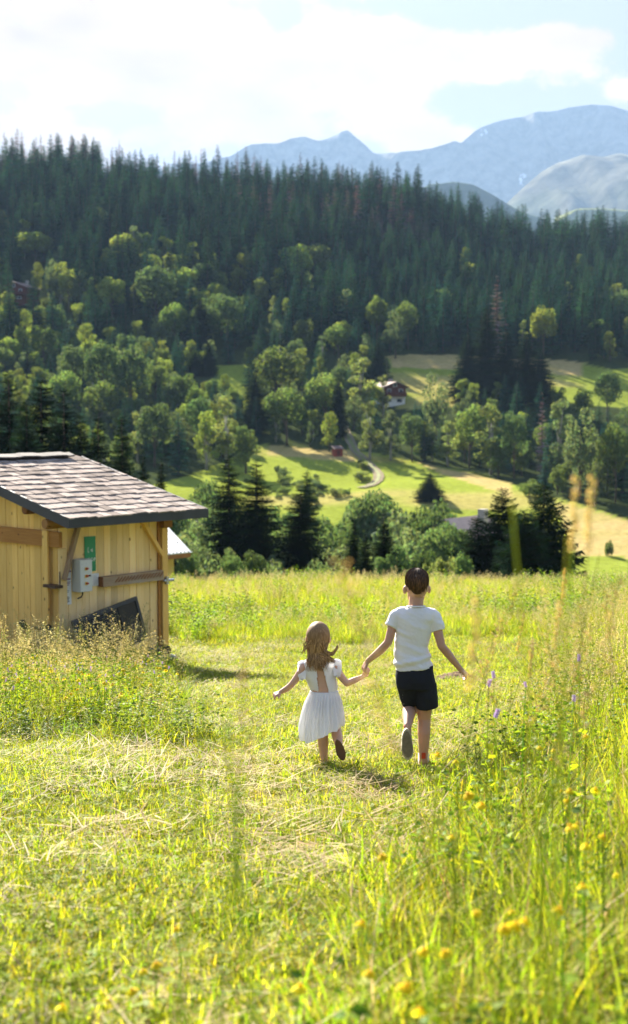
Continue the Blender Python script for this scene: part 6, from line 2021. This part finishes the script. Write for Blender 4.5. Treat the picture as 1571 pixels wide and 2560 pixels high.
for (px, py, Y, s) in [(1235, 1693, 5.6, .6), (1222, 1712, 5.4, .65), (1240, 1790, 5.0, .65), (1448, 1650, 6.0, .6), (1435, 1750, 5.5, .6), (1315, 1716, 6, .5)]:
    p = at(px, py, Y); hgt = max(.15, p.z - H(p.x, Y))
    flower((p.x, Y, p.z - hgt), hgt, s, rf_.choice(FV), 'violet_flower', 'pale violet flower spike in the tall grass right of the boy', 'violet flowers right of the boy', rf_)
# flowers of the patch before the hut
for k in range(240):
    px = rf_.uniform(0, 470); Y = rf_.uniform(10.5, 16.5)
    x = (px - IMG_W/2) / FPX * Y
    if tall_mask(np.array([x]), np.array([Y]))[0] < .6: continue
    yel = rf_.random() < .58
    flower((x, Y, H(x, Y)), rf_.uniform(.32, .48), rf_.uniform(.9, 1.4) if yel else rf_.uniform(.35, .6), rf_.choice(FY if yel else FV), 'yellow_flower' if yel else 'violet_flower',
           'small yellow flower in the uncut patch before the hut' if yel else 'small violet flower in the uncut patch before the hut', 'yellow flowers before the hut' if yel else 'violet flowers before the hut', rf_)
for k in range(40):
    Y = rf_.uniform(25, 38); x = rf_.uniform(-.1, .2) * Y
    if tall_mask(np.array([x]), np.array([Y]))[0] < .6: continue
    flower((x, Y, H(x, Y)), rf_.uniform(.3, .5), rf_.uniform(1.2, 2), rf_.choice(FY), 'yellow_flower', 'tiny yellow flower in the meadow behind the children', 'yellow meadow flowers behind the children', rf_)

# tall stalks close to the lens, out of focus
def near_stalk(px, py, Y, head, lean, lab, wst=.0018, col=(.22, .25, .05), leaves=0, hk=1.0):
    p = at(px, py, Y); zg = H(p.x, Y); L = p.z - zg
    e = empty('grass_stalk', (p.x, Y, zg)); r = random.Random(int(px + py))
    base = Vector((-lean * L, r.uniform(-.05, .05), 0)); pts = [base.lerp(Vector((0, 0, L)), t) + Vector((-lean * L * .25 * math.sin(PI * t), 0, 0)) for t in [i / 8 for i in range(9)]]
    m = MB(); m.tube(pts, [wst * (1 - .5 * i / 8) for i in range(9)], 5, 0, col, cap=False); m.build('stem', [M_GRASS], e, col=True)
    hm = MB(); hc = r.choice([(.42, .28, .09), (.46, .33, .13), (.36, .23, .09)]) if head != 3 else (.20, .22, .05)
    if head == 1:
        for k in range(60):
            t = 1 - .13 * hk + .13 * hk * k / 60; q = spl(pts, min(1, t)); a = r.uniform(0, 6.28); leaflet(hm, q, (math.cos(a), math.sin(a), .8), .009, hc, 0, a)
    elif head == 0:
        for k in range(34):
            t = 1 - .22 * hk + .22 * hk * k / 34; q = spl(pts, min(1, t)); a = r.uniform(0, 6.28); l = .05 * (1.2 - (t - .78) * 4) * r.uniform(.4, 1)
            en = q + Vector((math.cos(a) * l, math.sin(a) * l, l * .5)); hm.add([q, q + Vector((.001, 0, .001)), en], [(0, 1, 2)], 0, hc)
            for w in range(4): leaflet(hm, q.lerp(en, .4 + .2 * w), (r.uniform(-1, 1), r.uniform(-1, 1), 1), .0075, hc, 0, r.uniform(0, 6))
    if hm.f: hm.build('seed_head', [M_HAY], e, col=True)
    for k in range(leaves):
        b_ = MB(); q = spl(pts, r.uniform(.1, .55)); blade(b_, q, r.uniform(0, 6.28), r.uniform(.2, .4), .008, r.uniform(.1, .4), r.uniform(.2, 1.0), r.choice(GC[:3]), 0, 6); b_.build('blade', [M_GRASS], e, col=True)
    tag(e, lab, 'grass stalk')
near_stalk(1441, 1190, 2.3, 1, .02, 'blurred ochre grass spike, left of the pair before the dark trees at right', hk=.75)
near_stalk(1482, 1188, 2.35, 1, .03, 'blurred ochre grass spike, right of the pair before the dark trees at right', hk=.8)
near_stalk(1280, 1262, 1.7, 3, -.06, 'blurred yellow-green stem crossing the right-hand dark spruces', .003, (.26, .27, .04), 1)
near_stalk(1420, 1345, 1.7, 3, .02, 'blurred pale green stem right of the dark spruces', .0025, (.24, .26, .06), 1)
near_stalk(840, 1390, 1.7, 0, -.18, 'blurred orange-brown panicle at the meadow edge, centre')
near_stalk(1195, 1490, 2.0, 1, .04, 'blurred brown spike right of the boy')
near_stalk(565, 1790, 1.35, 3, -.05, 'dark green blurred stem in the middle foreground, left of the girl', .004, (.19, .26, .05), 2)
near_stalk(605, 1960, 1.3, 3, .06, 'short dark green blurred stem in the middle foreground', .004, (.18, .25, .05), 2)
near_stalk(515, 1720, 1.6, 3, .05, 'faint blurred stem beside the hut shadow', .003, (.16, .20, .06), 2)
near_stalk(615, 1640, 2.0, 0, .03, 'pale blurred panicle hanging left above the girl\'s arm')
near_stalk(1500, 1385, 3.2, 2, .12, 'sharp bent grass stem with thin ear at the right edge')
near_stalk(1415, 1420, 4.2, 1, .05, 'slender dark ear standing right of the dark spruces')
ORD = ['first', 'second', 'third', 'fourth', 'fifth', 'sixth', 'seventh', 'eighth', 'ninth', 'tenth', 'eleventh', 'twelfth', 'thirteenth', 'fourteenth', 'fifteenth', 'sixteenth', 'seventeenth', 'eighteenth', 'nineteenth', 'twentieth']
STALKS = sorted([(1290, 1480, 4.2, 0, .2), (1350, 1470, 4.0, 0, -.1), (1400, 1500, 3.8, 1, .05), (1450, 1510, 3.6, 0, .1), (1515, 1480, 3.8, 0, -.05), (1550, 1450, 3.4, 0, .1), (1310, 1530, 4.5, 1, .08), (1480, 1560, 3.8, 0, .15), (1245, 1560, 5, 0, .15), (1180, 1620, 5, 0, -.25), (1330, 1600, 4.2, 1, .02), (1400, 1640, 3.6, 0, .2), (1500, 1700, 3.0, 0, .25), (1130, 1800, 3.8, 3, .1), (1040, 1880, 3.2, 3, .12), (930, 1900, 3.0, 3, -.15)], key=lambda q: -q[0])
for i, (px, py, Y, hd, ln) in enumerate(STALKS):
    near_stalk(px, py, Y, hd, ln, 'tall ' + ('dense-eared' if hd == 1 else 'bare' if hd == 3 else 'loose-eared') + ' grass stalk, ' + ORD[i] + ' from the right edge')
